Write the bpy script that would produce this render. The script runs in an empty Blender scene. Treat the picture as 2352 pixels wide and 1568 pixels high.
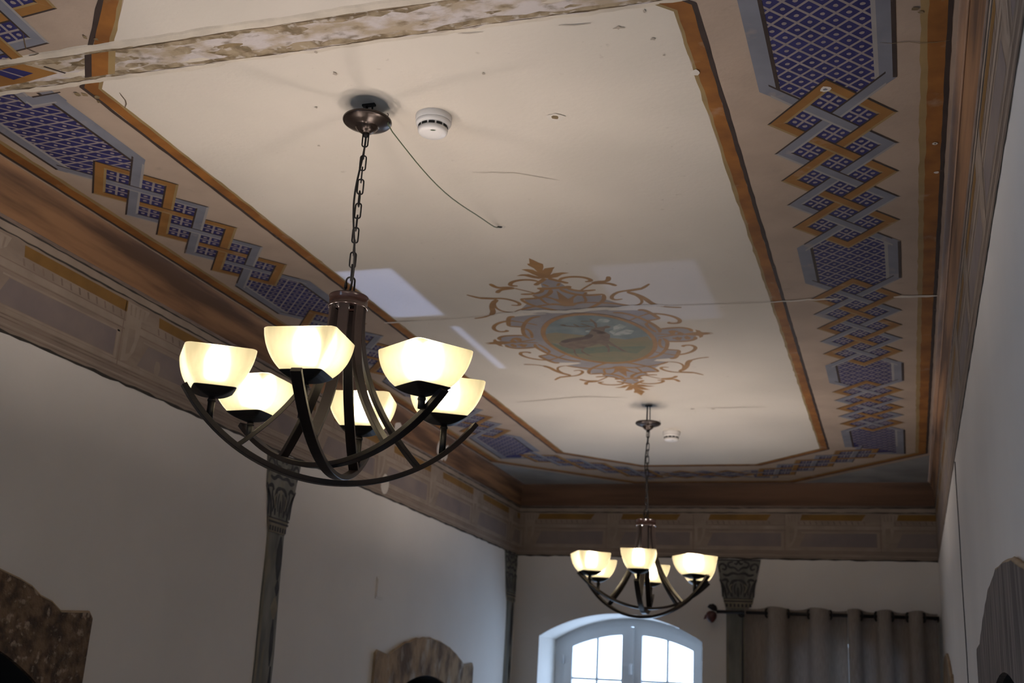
import bpy, bmesh, math, random
from mathutils import Vector, Matrix
from mathutils.geometry import tessellate_polygon

# ------------------------------------------------------------------ camera, light, exposure
SC = bpy.context.scene
COL = SC.collection
S = 1.7            # metres per unit; one unit is the height of the ceiling above the camera
EYE = 1.6

def P(x, y, z):
    return Vector((x*S, y*S, EYE + z*S))

cam_data = bpy.data.cameras.new('camera')
cam_data.sensor_width = 36.0
cam_data.lens = 36.0*2639.1/2352
cam_data.clip_start = 0.02
cam_data.dof.use_dof = True
cam_data.dof.focus_distance = 3.05
cam_data.dof.aperture_fstop = 5.0
cam = bpy.data.objects.new('camera', cam_data)
COL.objects.link(cam)
RT = Vector((0.94793565, 0.31354091, 0.05576826))
DN = Vector((-0.04362687, 0.30131987, -0.95252456))
FW = Vector((-0.31545951, 0.90049899, 0.29931066))
mw = Matrix((RT, -DN, -FW)).transposed().to_4x4()
mw.translation = Vector((0, 0, EYE))
cam.matrix_world = mw
SC.camera = cam

world = bpy.data.worlds.new('overcast sky')
SC.world = world
world.use_nodes = True
wb = world.node_tree.nodes['Background']
wb.inputs['Color'].default_value = (0.61, 0.81, 1.16, 1)
wb.inputs['Strength'].default_value = 5.6

SC.view_settings.view_transform = 'Standard'
SC.view_settings.look = 'None'
SC.view_settings.gamma = 1.0
SC.view_settings.use_curve_mapping = False
SC.view_settings.exposure = 0.0
SC.cycles.use_denoising = True
SC.cycles.max_bounces = 7
SC.cycles.adaptive_threshold = 0.02
SC.cycles.transparent_max_bounces = 12
SC.cycles.sample_clamp_indirect = 4.0
SC.cycles.caustics_reflective = False
SC.cycles.caustics_refractive = False

def area_light(name, loc, direction, sx, sy, power=0.0, color=(1, 1, 1), portal=False, spread=180, up=None):
    d = bpy.data.lights.new(name, 'AREA')
    d.shape = 'RECTANGLE'; d.size = sx; d.size_y = sy
    d.energy = power; d.color = color
    d.cycles.is_portal = portal
    d.spread = math.radians(spread)
    o = bpy.data.objects.new(name, d)
    COL.objects.link(o)
    o.location = loc
    o.rotation_euler = Vector(direction).to_track_quat('-Z', 'Y').to_euler()
    return o

# daylight comes in through the windows of the room
area_light('window_portal', P(-1.231, 5.62, -0.15), (0, -1, 0), 0.80*S, 1.2*S, portal=True)
area_light('window_portal', P(-0.27, 5.62, -0.15), (0, -1, 0), 0.62*S, 1.1*S, portal=True)
area_light('window_portal', P(-1.86, -0.60, -.05), (1, 0, 0), 1.05*S, 1.1*S, portal=True)
# added narrow lamps below the view, standing in for sun reflected onto the ceiling
GLINT_COL = (0.42, 0.55, 1.0)
area_light('added_glint_lamp', P(-1.241, 2.573, -0.50), (0, 0, 1), 0.150*S, 0.355*S, 0.19, GLINT_COL, spread=1.0)
area_light('added_glint_lamp', P(-1.172, 3.06, -0.50), (0, 0, 1), 0.024*S, 0.42*S, 0.032, GLINT_COL, spread=1.0)
area_light('added_glint_lamp', P(-0.555, 2.68, -0.50), (0, 0, 1), 0.25*S, 0.42*S, 0.070, GLINT_COL, spread=1.0)

BULB_STRENGTH = 228.0

# ------------------------------------------------------------------ materials
MATS = {}
def srgb(r, g, b):
    f = lambda c: c/12.92 if c <= 0.04045 else ((c + 0.055)/1.055)**2.4
    return (f(r/255), f(g/255), f(b/255), 1)

def mat(name, color, rough=0.8, metallic=0.0, var=0.0, scale=6.0, detail=4.0, color2=None, spec=0.5,
        stretch=None, bump=0.0, bscale=40.0, lo=0.35, hi=0.65, speck=None, distort=0.0, worn=None):
    """principled material; noise mixes color with color2 (or a darker color); speck adds small stains"""
    if name in MATS: return MATS[name]
    m = bpy.data.materials.new(name)
    m.use_nodes = True
    nt = m.node_tree; N = nt.nodes; L = nt.links
    b = N['Principled BSDF']
    b.inputs['Roughness'].default_value = rough
    b.inputs['Metallic'].default_value = metallic
    b.inputs['Specular IOR Level'].default_value = spec
    c = color if len(color) == 4 else (*color, 1)
    b.inputs['Base Color'].default_value = c
    tc = N.new('ShaderNodeTexCoord')
    mp = N.new('ShaderNodeMapping')
    L.new(tc.outputs['Object'], mp.inputs['Vector'])
    if stretch: mp.inputs['Scale'].default_value = stretch
    out = None
    if var > 0 or color2:
        c2 = color2 if color2 else tuple(x*(1 - var) for x in c[:3])
        c2 = c2 if len(c2) == 4 else (*c2, 1)
        n = N.new('ShaderNodeTexNoise')
        n.inputs['Scale'].default_value = scale
        n.inputs['Detail'].default_value = detail
        n.inputs['Distortion'].default_value = distort
        L.new(mp.outputs['Vector'], n.inputs['Vector'])
        r = N.new('ShaderNodeValToRGB')
        r.color_ramp.elements[0].position = lo; r.color_ramp.elements[0].color = c2
        r.color_ramp.elements[1].position = hi; r.color_ramp.elements[1].color = c
        L.new(n.outputs['Fac'], r.inputs['Fac'])
        out = r.outputs['Color']
    for (sc_, col, p0, p1, amt) in (([speck] if speck else []) + ([worn] if worn else [])):
        n2 = N.new('ShaderNodeTexNoise')
        n2.inputs['Scale'].default_value = sc_; n2.inputs['Detail'].default_value = 6
        L.new(mp.outputs['Vector'], n2.inputs['Vector'])
        r2 = N.new('ShaderNodeValToRGB')
        r2.color_ramp.elements[0].position = p0; r2.color_ramp.elements[0].color = (0, 0, 0, 1)
        r2.color_ramp.elements[1].position = p1; r2.color_ramp.elements[1].color = (amt, amt, amt, 1)
        L.new(n2.outputs['Fac'], r2.inputs['Fac'])
        mx = N.new('ShaderNodeMix'); mx.data_type = 'RGBA'
        L.new(r2.outputs['Color'], mx.inputs[0])
        if out: L.new(out, mx.inputs[6])
        else: mx.inputs[6].default_value = c
        mx.inputs[7].default_value = (*col[:3], 1)
        out = mx.outputs[2]
    if out: L.new(out, b.inputs['Base Color'])
    if bump > 0:
        n3 = N.new('ShaderNodeTexNoise'); n3.inputs['Scale'].default_value = bscale; n3.inputs['Detail'].default_value = 5
        L.new(mp.outputs['Vector'], n3.inputs['Vector'])
        bp = N.new('ShaderNodeBump'); bp.inputs['Strength'].default_value = bump; bp.inputs['Distance'].default_value = 0.01
        L.new(n3.outputs['Fac'], bp.inputs['Height']); L.new(bp.outputs['Normal'], b.inputs['Normal'])
    MATS[name] = m
    return m

CREAM = (0.76, 0.70, 0.61)
TAN = (0.475, 0.375, 0.295)
mat('cream_plaster', CREAM, 0.85, var=0.06, scale=2.2, detail=6, bump=0.10, bscale=60, speck=(28, (0.42, 0.36, 0.28), 0.70, 0.80, 0.45))
mat('tan_plaster', TAN, 0.85, color2=(0.415, 0.325, 0.255), scale=5, detail=7, bump=0.12, bscale=60, speck=(16, (0.36, 0.29, 0.22), 0.66, 0.80, 0.6))
mat('grey_corner', (0.36, 0.37, 0.38), 0.85, var=0.25, scale=4, detail=6)
WORN = (11, TAN, 0.62, 0.80, 0.6)
mat('orange_paint', (0.34, 0.135, 0.022), 0.8, color2=(0.21, 0.08, 0.013), scale=9, detail=6, worn=WORN)
mat('ochre_paint', (0.33, 0.16, 0.038), 0.8, color2=(0.25, 0.115, 0.026), scale=9, detail=6, worn=WORN)
mat('pale_ochre', (0.36, 0.25, 0.11), 0.8, var=0.2, scale=9, worn=WORN)
mat('dark_brown', (0.048, 0.030, 0.024), 0.8, var=0.3, scale=12, worn=(14, TAN, 0.66, 0.82, 0.5))
mat('navy_paint', (0.014, 0.013, 0.100), 0.75, color2=(0.026, 0.026, 0.14), scale=10, detail=5, worn=(13, (0.26, 0.24, 0.25), 0.66, 0.82, 0.45))
mat('greyblue_paint', (0.225, 0.235, 0.285), 0.8, var=0.18, scale=8, worn=WORN)
mat('pale_blue', (0.36, 0.34, 0.335), 0.8, var=0.1, scale=8)
mat('pale_line', (0.33, 0.285, 0.28), 0.8, var=0.15, scale=14)
mat('lilac_fill', (0.285, 0.258, 0.255), 0.8, color2=(0.35, 0.32, 0.318), scale=9, detail=5)
mat('scroll_paint', (0.285, 0.135, 0.028), 0.75, color2=(0.38, 0.19, 0.045), scale=14, detail=4)
mat('scar_band', (0.62, 0.57, 0.55), 0.9, color2=(0.44, 0.36, 0.26), scale=14, detail=14, lo=0.40, hi=0.56, bump=0.6, bscale=25,
    speck=(24, (0.19, 0.14, 0.08), 0.55, 0.70, 0.8), stretch=(0.8, 1.4, 1))
mat('scar_stain', (0.40, 0.32, 0.215), 0.95, color2=(0.20, 0.15, 0.09), scale=22, detail=12, lo=0.40, hi=0.60, speck=(34, (0.58, 0.52, 0.46), 0.56, 0.66, 0.8))
mat('scar_lip', (0.74, 0.67, 0.56), 0.9, var=0.2, scale=10, detail=6, bump=0.3, bscale=30)
mat('scar_dark', (0.17, 0.12, 0.07), 0.95, var=0.5, scale=20, detail=6)
mat('scar_mid', (0.30, 0.22, 0.12), 0.95, var=0.5, scale=20, detail=6)
mat('crack_filler', (0.78, 0.73, 0.65), 0.9, var=0.15, scale=16)
mat('crack_line', (0.46, 0.40, 0.33), 0.9)
mat('wall_plaster', (0.83, 0.795, 0.745), 0.85, var=0.07, scale=1.6, detail=5, bump=0.06, bscale=50)
mat('frieze_ground', (0.31, 0.245, 0.195), 0.85, color2=(0.235, 0.185, 0.148), scale=4, detail=8, stretch=(1, 1, 3), speck=(9, (0.22, 0.18, 0.15), 0.58, 0.72, 0.5))
mat('frieze_light', (0.355, 0.288, 0.232), 0.85, color2=(0.275, 0.22, 0.175), scale=7, detail=9)
mat('frieze_line', (0.245, 0.180, 0.145), 0.85, var=0.3, scale=9, detail=6)
mat('frieze_gold', (0.235, 0.125, 0.027), 0.8, var=0.25, scale=7, detail=6)
mat('frieze_panel', (0.195, 0.16, 0.16), 0.85, color2=(0.245, 0.20, 0.18), scale=5, detail=7)
mat('frieze_edge', (0.05, 0.042, 0.036), 0.9, var=0.4, scale=22, detail=6)
mat('cove_brown', (0.31, 0.165, 0.080), 0.8, color2=(0.095, 0.050, 0.028), scale=3.2, detail=10, stretch=(1, 0.30, 4.0), lo=0.40, hi=0.60, speck=(30, (0.55, 0.45, 0.36), 0.74, 0.80, 0.7))
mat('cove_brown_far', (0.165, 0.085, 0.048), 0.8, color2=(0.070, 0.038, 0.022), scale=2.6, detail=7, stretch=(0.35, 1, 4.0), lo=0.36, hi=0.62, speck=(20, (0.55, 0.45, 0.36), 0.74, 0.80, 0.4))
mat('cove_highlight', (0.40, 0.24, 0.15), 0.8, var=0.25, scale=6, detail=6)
mat('spackle', (0.66, 0.61, 0.55), 0.9, var=0.08, scale=20)
mat('floor_wood', (0.30, 0.24, 0.18), 0.45, color2=(0.22, 0.17, 0.12), scale=3, stretch=(6, 0.6, 1))
mat('stone', (0.20, 0.130, 0.078), 0.95, color2=(0.065, 0.044, 0.030), scale=22, detail=12, lo=0.38, hi=0.62, bump=1.0, bscale=40, speck=(34, (0.42, 0.33, 0.25), 0.58, 0.68, 0.8))
mat('stone_pale', (0.37, 0.25, 0.14), 0.95, color2=(0.12, 0.072, 0.038), scale=9, detail=12, stretch=(1, 1, 0.6), lo=0.38, hi=0.60, bump=0.8, bscale=24, speck=(8, (0.46, 0.41, 0.34), 0.54, 0.66, 0.75))
mat('stone_grey', (0.24, 0.205, 0.185), 0.95, color2=(0.105, 0.085, 0.075), scale=9, detail=9, stretch=(2.5, 2.5, 0.45), lo=0.36, hi=0.64, bump=0.9, bscale=26)
mat('stone_rim', (0.42, 0.32, 0.21), 0.95, var=0.3, scale=12, detail=6)
mat('niche_shade', (0.035, 0.036, 0.038), 0.9, var=0.3, scale=6)  # niche interior: shade of the recess put into a near-black colour
mat('pilaster_stone', (0.24, 0.235, 0.205), 0.9, color2=(0.12, 0.117, 0.105), scale=6, detail=8, stretch=(2, 2, 0.5), speck=(7, (0.30, 0.26, 0.17), 0.55, 0.70, 0.6))
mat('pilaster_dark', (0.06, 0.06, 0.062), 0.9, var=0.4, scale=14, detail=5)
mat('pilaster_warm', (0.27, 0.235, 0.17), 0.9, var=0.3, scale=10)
mat('window_white', (0.72, 0.74, 0.76), 0.5, var=0.04, scale=5)
mat('dark_iron', (0.012, 0.010, 0.010), 0.45, spec=0.4)
mat('finial_red', (0.10, 0.022, 0.018), 0.4, color2=(0.03, 0.012, 0.012), scale=20)
mat('bronze', (0.013, 0.008, 0.0065), 0.42, metallic=0.1, var=0.35, scale=14, spec=0.42)
mat('bronze_glossy', (0.016, 0.008, 0.0065), 0.18, metallic=0.1, spec=0.6)
mat('bronze_dish', (0.038, 0.026, 0.021), 0.26, metallic=0.55, spec=0.6)
mat('black_metal', (0.008, 0.007, 0.007), 0.5, spec=0.35)
mat('steel_bright', (0.55, 0.50, 0.46), 0.25, metallic=0.9)
mat('socket_dark', (0.02, 0.02, 0.02), 0.6)
mat('white_plastic', (0.86, 0.84, 0.81), 0.3)
mat('slot_black', (0.006, 0.006, 0.006), 0.8)
mat('wire_green', (0.075, 0.105, 0.05), 0.5)
mat('cord_black', (0.012, 0.011, 0.011), 0.6)
# medallion picture colours
mat('sky_teal', (0.155, 0.20, 0.205), 0.8, color2=(0.23, 0.28, 0.275), scale=12, detail=5)
mat('cloud_pale', (0.47, 0.50, 0.48), 0.8, color2=(0.27, 0.32, 0.31), scale=26, detail=6, lo=0.40, hi=0.58)
mat('hill_ochre', (0.275, 0.215, 0.115), 0.8, color2=(0.22, 0.195, 0.11), scale=16, detail=5)
mat('meadow_green', (0.115, 0.155, 0.105), 0.8, color2=(0.17, 0.17, 0.095), scale=18, detail=5)
mat('ground_olive', (0.235, 0.20, 0.105), 0.8, color2=(0.195, 0.185, 0.10), scale=14, detail=5)
mat('deer_dark', (0.100, 0.062, 0.040), 0.8, var=0.3, scale=20)
mat('deer_brown', (0.14, 0.088, 0.055), 0.8, color2=(0.20, 0.135, 0.085), scale=20, detail=4)

def glass_shade_mat():
    m = bpy.data.materials.new('frosted_amber_glass'); m.use_nodes = True
    nt = m.node_tree; N = nt.nodes; L = nt.links
    for n in list(N): N.remove(n)
    o = N.new('ShaderNodeOutputMaterial')
    tr = N.new('ShaderNodeBsdfTranslucent'); df = N.new('ShaderNodeBsdfDiffuse'); gl = N.new('ShaderNodeBsdfGlossy')
    tc = N.new('ShaderNodeTexCoord'); mp = N.new('ShaderNodeMapping'); mp.inputs['Scale'].default_value = (60, 60, 5)
    nz = N.new('ShaderNodeTexNoise'); nz.inputs['Scale'].default_value = 2.0; nz.inputs['Detail'].default_value = 4
    rp = N.new('ShaderNodeValToRGB')
    rp.color_ramp.elements[0].position = 0.3; rp.color_ramp.elements[0].color = (0.150, 0.138, 0.080, 1)
    rp.color_ramp.elements[1].position = 0.7; rp.color_ramp.elements[1].color = (0.200, 0.186, 0.114, 1)
    L.new(tc.outputs['Object'], mp.inputs['Vector']); L.new(mp.outputs['Vector'], nz.inputs['Vector']); L.new(nz.outputs['Fac'], rp.inputs['Fac'])
    L.new(rp.outputs['Color'], tr.inputs['Color'])
    df.inputs['Color'].default_value = (0.42, 0.38, 0.29, 1)
    gl.inputs['Roughness'].default_value = 0.35; gl.inputs['Color'].default_value = (0.8, 0.8, 0.8, 1)
    rf = N.new('ShaderNodeBsdfRefraction'); rf.inputs['Roughness'].default_value = 0.72; rf.inputs['IOR'].default_value = 1.32
    rf.inputs['Color'].default_value = (0.62, 0.585, 0.42, 1)
    x = N.new('ShaderNodeMixShader'); x.inputs[0].default_value = 0.40
    y = N.new('ShaderNodeMixShader'); y.inputs[0].default_value = 0.25
    dk = N.new('ShaderNodeMixShader'); dk.inputs[0].default_value = 0.05
    L.new(df.outputs[0], dk.inputs[1]); L.new(gl.outputs[0], dk.inputs[2])
    L.new(tr.outputs[0], x.inputs[1]); L.new(dk.outputs[0], x.inputs[2])
    L.new(x.outputs[0], y.inputs[1]); L.new(rf.outputs[0], y.inputs[2])
    L.new(y.outputs[0], o.inputs['Surface'])
    MATS['glass_shade'] = m
glass_shade_mat()

def emit_mat():
    m = bpy.data.materials.new('lit_bulb'); m.use_nodes = True
    nt = m.node_tree; N = nt.nodes; L = nt.links
    for n in list(N): N.remove(n)
    o = N.new('ShaderNodeOutputMaterial'); e = N.new('ShaderNodeEmission')
    e.inputs['Color'].default_value = (1.0, 0.86, 0.77, 1); e.inputs['Strength'].default_value = BULB_STRENGTH
    L.new(e.outputs[0], o.inputs['Surface'])
    MATS['bulb'] = m
emit_mat()

def pane_mat():
    m = bpy.data.materials.new('window_glass'); m.use_nodes = True
    nt = m.node_tree; N = nt.nodes; L = nt.links
    for n in list(N): N.remove(n)
    o = N.new('ShaderNodeOutputMaterial'); t = N.new('ShaderNodeBsdfTransparent'); g = N.new('ShaderNodeBsdfGlossy'); x = N.new('ShaderNodeMixShader')
    t.inputs['Color'].default_value = (0.96, 0.98, 0.97, 1); g.inputs['Roughness'].default_value = 0.03; x.inputs[0].default_value = 0.06
    L.new(t.outputs[0], x.inputs[1]); L.new(g.outputs[0], x.inputs[2]); L.new(x.outputs[0], o.inputs['Surface'])
    MATS['pane'] = m
pane_mat()

def cloth_mat():
    m = bpy.data.materials.new('linen_cloth'); m.use_nodes = True
    nt = m.node_tree; N = nt.nodes; L = nt.links
    for n in list(N): N.remove(n)
    o = N.new('ShaderNodeOutputMaterial'); d = N.new('ShaderNodeBsdfDiffuse'); t = N.new('ShaderNodeBsdfTranslucent'); x = N.new('ShaderNodeMixShader')
    tc = N.new('ShaderNodeTexCoord'); mp = N.new('ShaderNodeMapping'); mp.inputs['Scale'].default_value = (80, 80, 6)
    nz = N.new('ShaderNodeTexNoise'); nz.inputs['Scale'].default_value = 3; nz.inputs['Detail'].default_value = 4
    rp = N.new('ShaderNodeValToRGB')
    rp.color_ramp.elements[0].position = 0.35; rp.color_ramp.elements[0].color = (0.34, 0.295, 0.255, 1)
    rp.color_ramp.elements[1].position = 0.65; rp.color_ramp.elements[1].color = (0.46, 0.40, 0.345, 1)
    L.new(tc.outputs['Object'], mp.inputs['Vector']); L.new(mp.outputs['Vector'], nz.inputs['Vector']); L.new(nz.outputs['Fac'], rp.inputs['Fac'])
    L.new(rp.outputs['Color'], d.inputs['Color']); t.inputs['Color'].default_value = (0.12, 0.11, 0.105, 1)
    x.inputs[0].default_value = 0.2
    L.new(d.outputs[0], x.inputs[1]); L.new(t.outputs[0], x.inputs[2]); L.new(x.outputs[0], o.inputs['Surface'])
    MATS['linen'] = m
cloth_mat()

# ------------------------------------------------------------------ mesh helpers
class MB:
    def __init__(s): s.v = []; s.f = []; s.m = []; s.sm = []; s.names = []
    def mi(s, name):
        if name not in s.names: s.names.append(name)
        return s.names.index(name)
    def face(s, pts, m, smooth=False):
        i = len(s.v); s.v += [tuple(p) for p in pts]
        s.f.append(tuple(range(i, i + len(pts)))); s.m.append(s.mi(m)); s.sm.append(smooth)
    def grid(s, rows, m, closed=False, smooth=True, cap0=False, cap1=False):
        i = len(s.v); n = len(rows[0]); k = s.mi(m)
        for r in rows: s.v += [tuple(p) for p in r]
        for a in range(len(rows) - 1):
            for b in range(n if closed else n - 1):
                c = (b + 1) % n
                s.f.append((i + a*n + b, i + a*n + c, i + (a + 1)*n + c, i + (a + 1)*n + b)); s.m.append(k); s.sm.append(smooth)
        if cap0: s.f.append(tuple(i + b for b in reversed(range(n)))); s.m.append(k); s.sm.append(False)
        if cap1: s.f.append(tuple(i + (len(rows) - 1)*n + b for b in range(n))); s.m.append(k); s.sm.append(False)
    def box(s, lo, hi, m):
        x0, y0, z0 = lo; x1, y1, z1 = hi
        c = [(x0, y0, z0), (x1, y0, z0), (x1, y1, z0), (x0, y1, z0), (x0, y0, z1), (x1, y0, z1), (x1, y1, z1), (x0, y1, z1)]
        for q in ((0, 3, 2, 1), (4, 5, 6, 7), (0, 1, 5, 4), (1, 2, 6, 5), (2, 3, 7, 6), (3, 0, 4, 7)):
            s.face([c[j] for j in q], m)
    def tube(s, path, r, m, n=8, caps=True):
        path = [Vector(p) for p in path]; rows = []
        up = Vector((0.31, 0.17, 0.93))
        t0 = (path[1] - path[0]).normalized()
        a = t0.cross(up).normalized()
        for i, p in enumerate(path):
            t = (path[min(i + 1, len(path) - 1)] - path[max(i - 1, 0)]).normalized()
            a = (a - t*a.dot(t)).normalized(); b = t.cross(a)
            rr = r[i] if isinstance(r, (list, tuple)) else r
            rows.append([p + (a*math.cos(2*math.pi*k/n) + b*math.sin(2*math.pi*k/n))*rr for k in range(n)])
        s.grid(rows, m, closed=True, cap0=caps, cap1=caps)
    def loop_tube(s, path, r, m, n=8):
        path = [Vector(p) for p in path]; N_ = len(path)
        nrm = Vector((0, 0, 0))
        c = sum(path, Vector())/N_
        for i in range(N_): nrm += (path[i] - c).cross(path[(i + 1) % N_] - c)
        nrm.normalize(); rows = []
        for i, p in enumerate(path):
            t = (path[(i + 1) % N_] - path[i - 1]).normalized(); b = t.cross(nrm).normalized()
            rows.append([p + (nrm*math.cos(2*math.pi*k/n) + b*math.sin(2*math.pi*k/n))*r for k in range(n)])
        rows.append(rows[0])
        s.grid(rows, m, closed=True)
    def lathe(s, prof, c, m, n=32, cap0=False, cap1=False):
        rows = [[(c[0] + r*math.cos(2*math.pi*k/n), c[1] + r*math.sin(2*math.pi*k/n), z) for k in range(n)] for r, z in prof]
        s.grid(rows, m, closed=True, cap0=cap0, cap1=cap1)
    def bar(s, path, side, w, t, m, ch=0.0012):
        """rectangular strip swept along path; side = constant width direction"""
        path = [Vector(p) for p in path]; side = Vector(side).normalized(); rows = []
        for i, p in enumerate(path):
            tg = (path[min(i + 1, len(path) - 1)] - path[max(i - 1, 0)]).normalized()
            nn = tg.cross(side).normalized()
            a, b = w/2, t/2
            q = [(-a + ch, -b), (a - ch, -b), (a, -b + ch), (a, b - ch), (a - ch, b), (-a + ch, b), (-a, b - ch), (-a, -b + ch)]
            rows.append([p + side*x + nn*y for x, y in q])
        s.grid(rows, m, closed=True, smooth=False, cap0=True, cap1=True)
    def fill(s, outer, holes, fn, m):
        loops = [[Vector((p[0], p[1], 0)) for p in l] for l in [outer] + holes]
        flat = [p for l in [outer] + holes for p in l]
        for tri in tessellate_polygon(loops): s.face([fn(*flat[i]) for i in tri], m)
    def build(s, name, parent=None, loc=None, merge=False):
        me = bpy.data.meshes.new(name)
        me.from_pydata(s.v, [], s.f)
        for n_ in s.names: me.materials.append(MATS[n_])
        me.polygons.foreach_set('material_index', s.m)
        me.polygons.foreach_set('use_smooth', s.sm)
        if merge:
            bm = bmesh.new(); bm.from_mesh(me); bmesh.ops.remove_doubles(bm, verts=bm.verts, dist=1e-5)
            bmesh.ops.recalc_face_normals(bm, faces=bm.faces); bm.to_mesh(me); bm.free()
        me.update()
        o = bpy.data.objects.new(name, me); COL.objects.link(o)
        if parent: o.parent = parent
        return o

def tag(o, label, cat, group=None):
    o['label'] = label; o['category'] = cat
    if group: o['group'] = group
    return o
def struct(o): o['kind'] = 'structure'; return o
def empty(name, loc):
    o = bpy.data.objects.new(name, None); o.location = loc; o.empty_display_size = 0.05; COL.objects.link(o); return o
def under(o, parent):
    """parent keeping world place (parents are only translated)"""
    o.parent = parent; o.matrix_parent_inverse = Matrix.Translation(-parent.location); return o
rnd = random.Random(7)
LEAF = [(-0.8075, 2.3914), (-0.7995, 2.4081), (-0.7937, 2.4227), (-0.786, 2.4338), (-0.7902, 2.4527), (-0.7992, 2.475), (-0.791, 2.4624), (-0.7814, 2.4602), (-0.7635, 2.4574), (-0.7721, 2.4718), (-0.7787, 2.4866), (-0.7887, 2.5052), (-0.7773, 2.497), (-0.7557, 2.4947), (-0.7388, 2.5009), (-0.7595, 2.5082), (-0.776, 2.5238), (-0.7957, 2.5287), (-0.8101, 2.5261), (-0.8259, 2.5276), (-0.8386, 2.5191), (-0.8545, 2.5019), (-0.8734, 2.4986), (-0.8601, 2.4906), (-0.8407, 2.492), (-0.8293, 2.5042), (-0.821, 2.5118), (-0.8306, 2.4937), (-0.8356, 2.4806), (-0.8481, 2.4583), (-0.8333, 2.4589), (-0.8217, 2.465), (-0.8144, 2.4803), (-0.8159, 2.456), (-0.8233, 2.4369), (-0.8233, 2.4251), (-0.8164, 2.4244)]
MTOP = [(0.009, [(-0.8305, 2.5478), (-0.8429, 2.533), (-0.8627, 2.5275), (-0.8837, 2.5301), (-0.9009, 2.5399), (-0.91, 2.5554), (-0.9075, 2.5645), (-0.8926, 2.567)]), (0.01, [(-0.9578, 2.5408), (-0.9529, 2.5633), (-0.9438, 2.5736), (-0.9244, 2.5725), (-0.9063, 2.5799)]), (0.01, [(-0.962, 2.6081), (-0.9487, 2.5881), (-0.9278, 2.5828), (-0.9069, 2.582)]), (0.005, [(-0.9069, 2.582), (-0.8877, 2.6006), (-0.8642, 2.6268)]), (0.01, [(-0.8093, 2.5284), (-0.8276, 2.5483), (-0.8483, 2.5703)]), (0.006, [(-0.8266, 2.5654), (-0.8168, 2.5843)]), (0.009, [(-0.8487, 2.5919), (-0.8084, 2.5979), (-0.7675, 2.6013)]), (0.009, [(-0.8487, 2.5919), (-0.8378, 2.6025), (-0.8459, 2.6187), (-0.8648, 2.6289), (-0.8843, 2.6301), (-0.904, 2.6268)]), (0.01, [(-0.817, 2.606), (-0.8259, 2.631), (-0.8443, 2.6503), (-0.8635, 2.6607), (-0.8869, 2.6637), (-0.9152, 2.6613)]), (0.009, [(-0.9152, 2.6613), (-0.9113, 2.6898), (-0.8997, 2.7152), (-0.8747, 2.7407), (-0.8489, 2.7641), (-0.8273, 2.7748)]), (0.006, [(-0.8635, 2.6607), (-0.8601, 2.7028), (-0.8522, 2.7088)]), (0.006, [(-0.8764, 2.6404), (-0.8626, 2.6632)]), (0.007, [(-0.8886, 2.7217), (-0.8504, 2.7138), (-0.8147, 2.7243)]), (0.006, [(-0.8487, 2.6541), (-0.8289, 2.6733), (-0.8165, 2.7193)])]
MACAN = [(0.008, [(-1.0449, 2.6078), (-1.0326, 2.6235), (-1.0172, 2.6398), (-0.9908, 2.6442), (-0.9599, 2.6493), (-0.9412, 2.6663), (-0.9299, 2.6867), (-0.9296, 2.7009), (-0.9372, 2.7091), (-0.9552, 2.7038)]), (0.011, [(-1.0211, 2.6369), (-0.9942, 2.6446), (-0.9761, 2.6489)]), (0.012, [(-0.9784, 2.6555), (-0.9985, 2.6802), (-1.0126, 2.7112), (-1.0207, 2.7488), (-1.0353, 2.7713)]), (0.006, [(-1.032, 2.7668), (-1.0574, 2.7854), (-1.0912, 2.7928)]), (0.006, [(-0.9907, 2.6721), (-1.0015, 2.7034), (-1.0015, 2.7323), (-0.9887, 2.7539), (-0.9646, 2.7627)]), (0.008, [(-0.9646, 2.7627), (-0.9412, 2.742), (-0.9118, 2.7275), (-0.8886, 2.7217)])]
MSIDE = [(0.009, [(-0.9866, 2.8295), (-1.0062, 2.8265), (-1.0342, 2.8376), (-1.0577, 2.8602), (-1.0699, 2.8902), (-1.0635, 2.9128), (-1.0508, 2.9174), (-1.033, 2.9119), (-1.0389, 2.903)]), (0.01, [(-0.9755, 2.7957), (-0.99, 2.7934), (-1.0054, 2.8266), (-1.0178, 2.8715)]), (0.008, [(-1.0178, 2.8715), (-0.9804, 2.8851)]), (0.005, [(-0.9948, 2.8282), (-0.9636, 2.8485), (-0.9354, 2.8736)]), (0.009, [(-0.9056, 2.8042), (-0.9287, 2.8081), (-0.954, 2.8346), (-0.9732, 2.8678), (-0.9894, 2.9077), (-1.001, 2.9604), (-0.9941, 2.9893)]), (0.007, [(-0.9778, 2.8988), (-0.971, 2.9159), (-0.9757, 2.9532), (-0.9856, 2.985)]), (0.009, [(-1.0004, 2.9583), (-1.0361, 2.953), (-1.0634, 2.9545), (-1.0835, 2.9712), (-1.0831, 2.991)]), (0.006, [(-1.1061, 3.0048), (-1.0757, 3.0178), (-1.0469, 3.0134), (-1.0132, 3.0211), (-0.9803, 3.0316)]), (0.008, [(-1.0467, 2.9906), (-1.0311, 2.976), (-1.0208, 2.9888)])]
MTIP = [(-1.1409, 3.02), (-1.1204, 3.0143), (-1.1077, 2.9989), (-1.1056, 2.9877), (-1.0949, 2.9779), (-1.0953, 2.9949), (-1.0817, 3.0083), (-1.0583, 3.0203), (-1.0895, 3.0315)]
FTOP = [(-0.8099, 2.5304), (-0.8288, 2.5523), (-0.8378, 2.6025), (-0.8648, 2.6289), (-0.8764, 2.6404), (-0.8665, 2.6602), (-0.9073, 2.6672), (-0.9065, 2.6952), (-0.8886, 2.7217), (-0.9118, 2.7275), (-0.9412, 2.742), (-0.9583, 2.7637), (-0.9039, 2.7822), (-0.83, 2.7841)]
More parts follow.
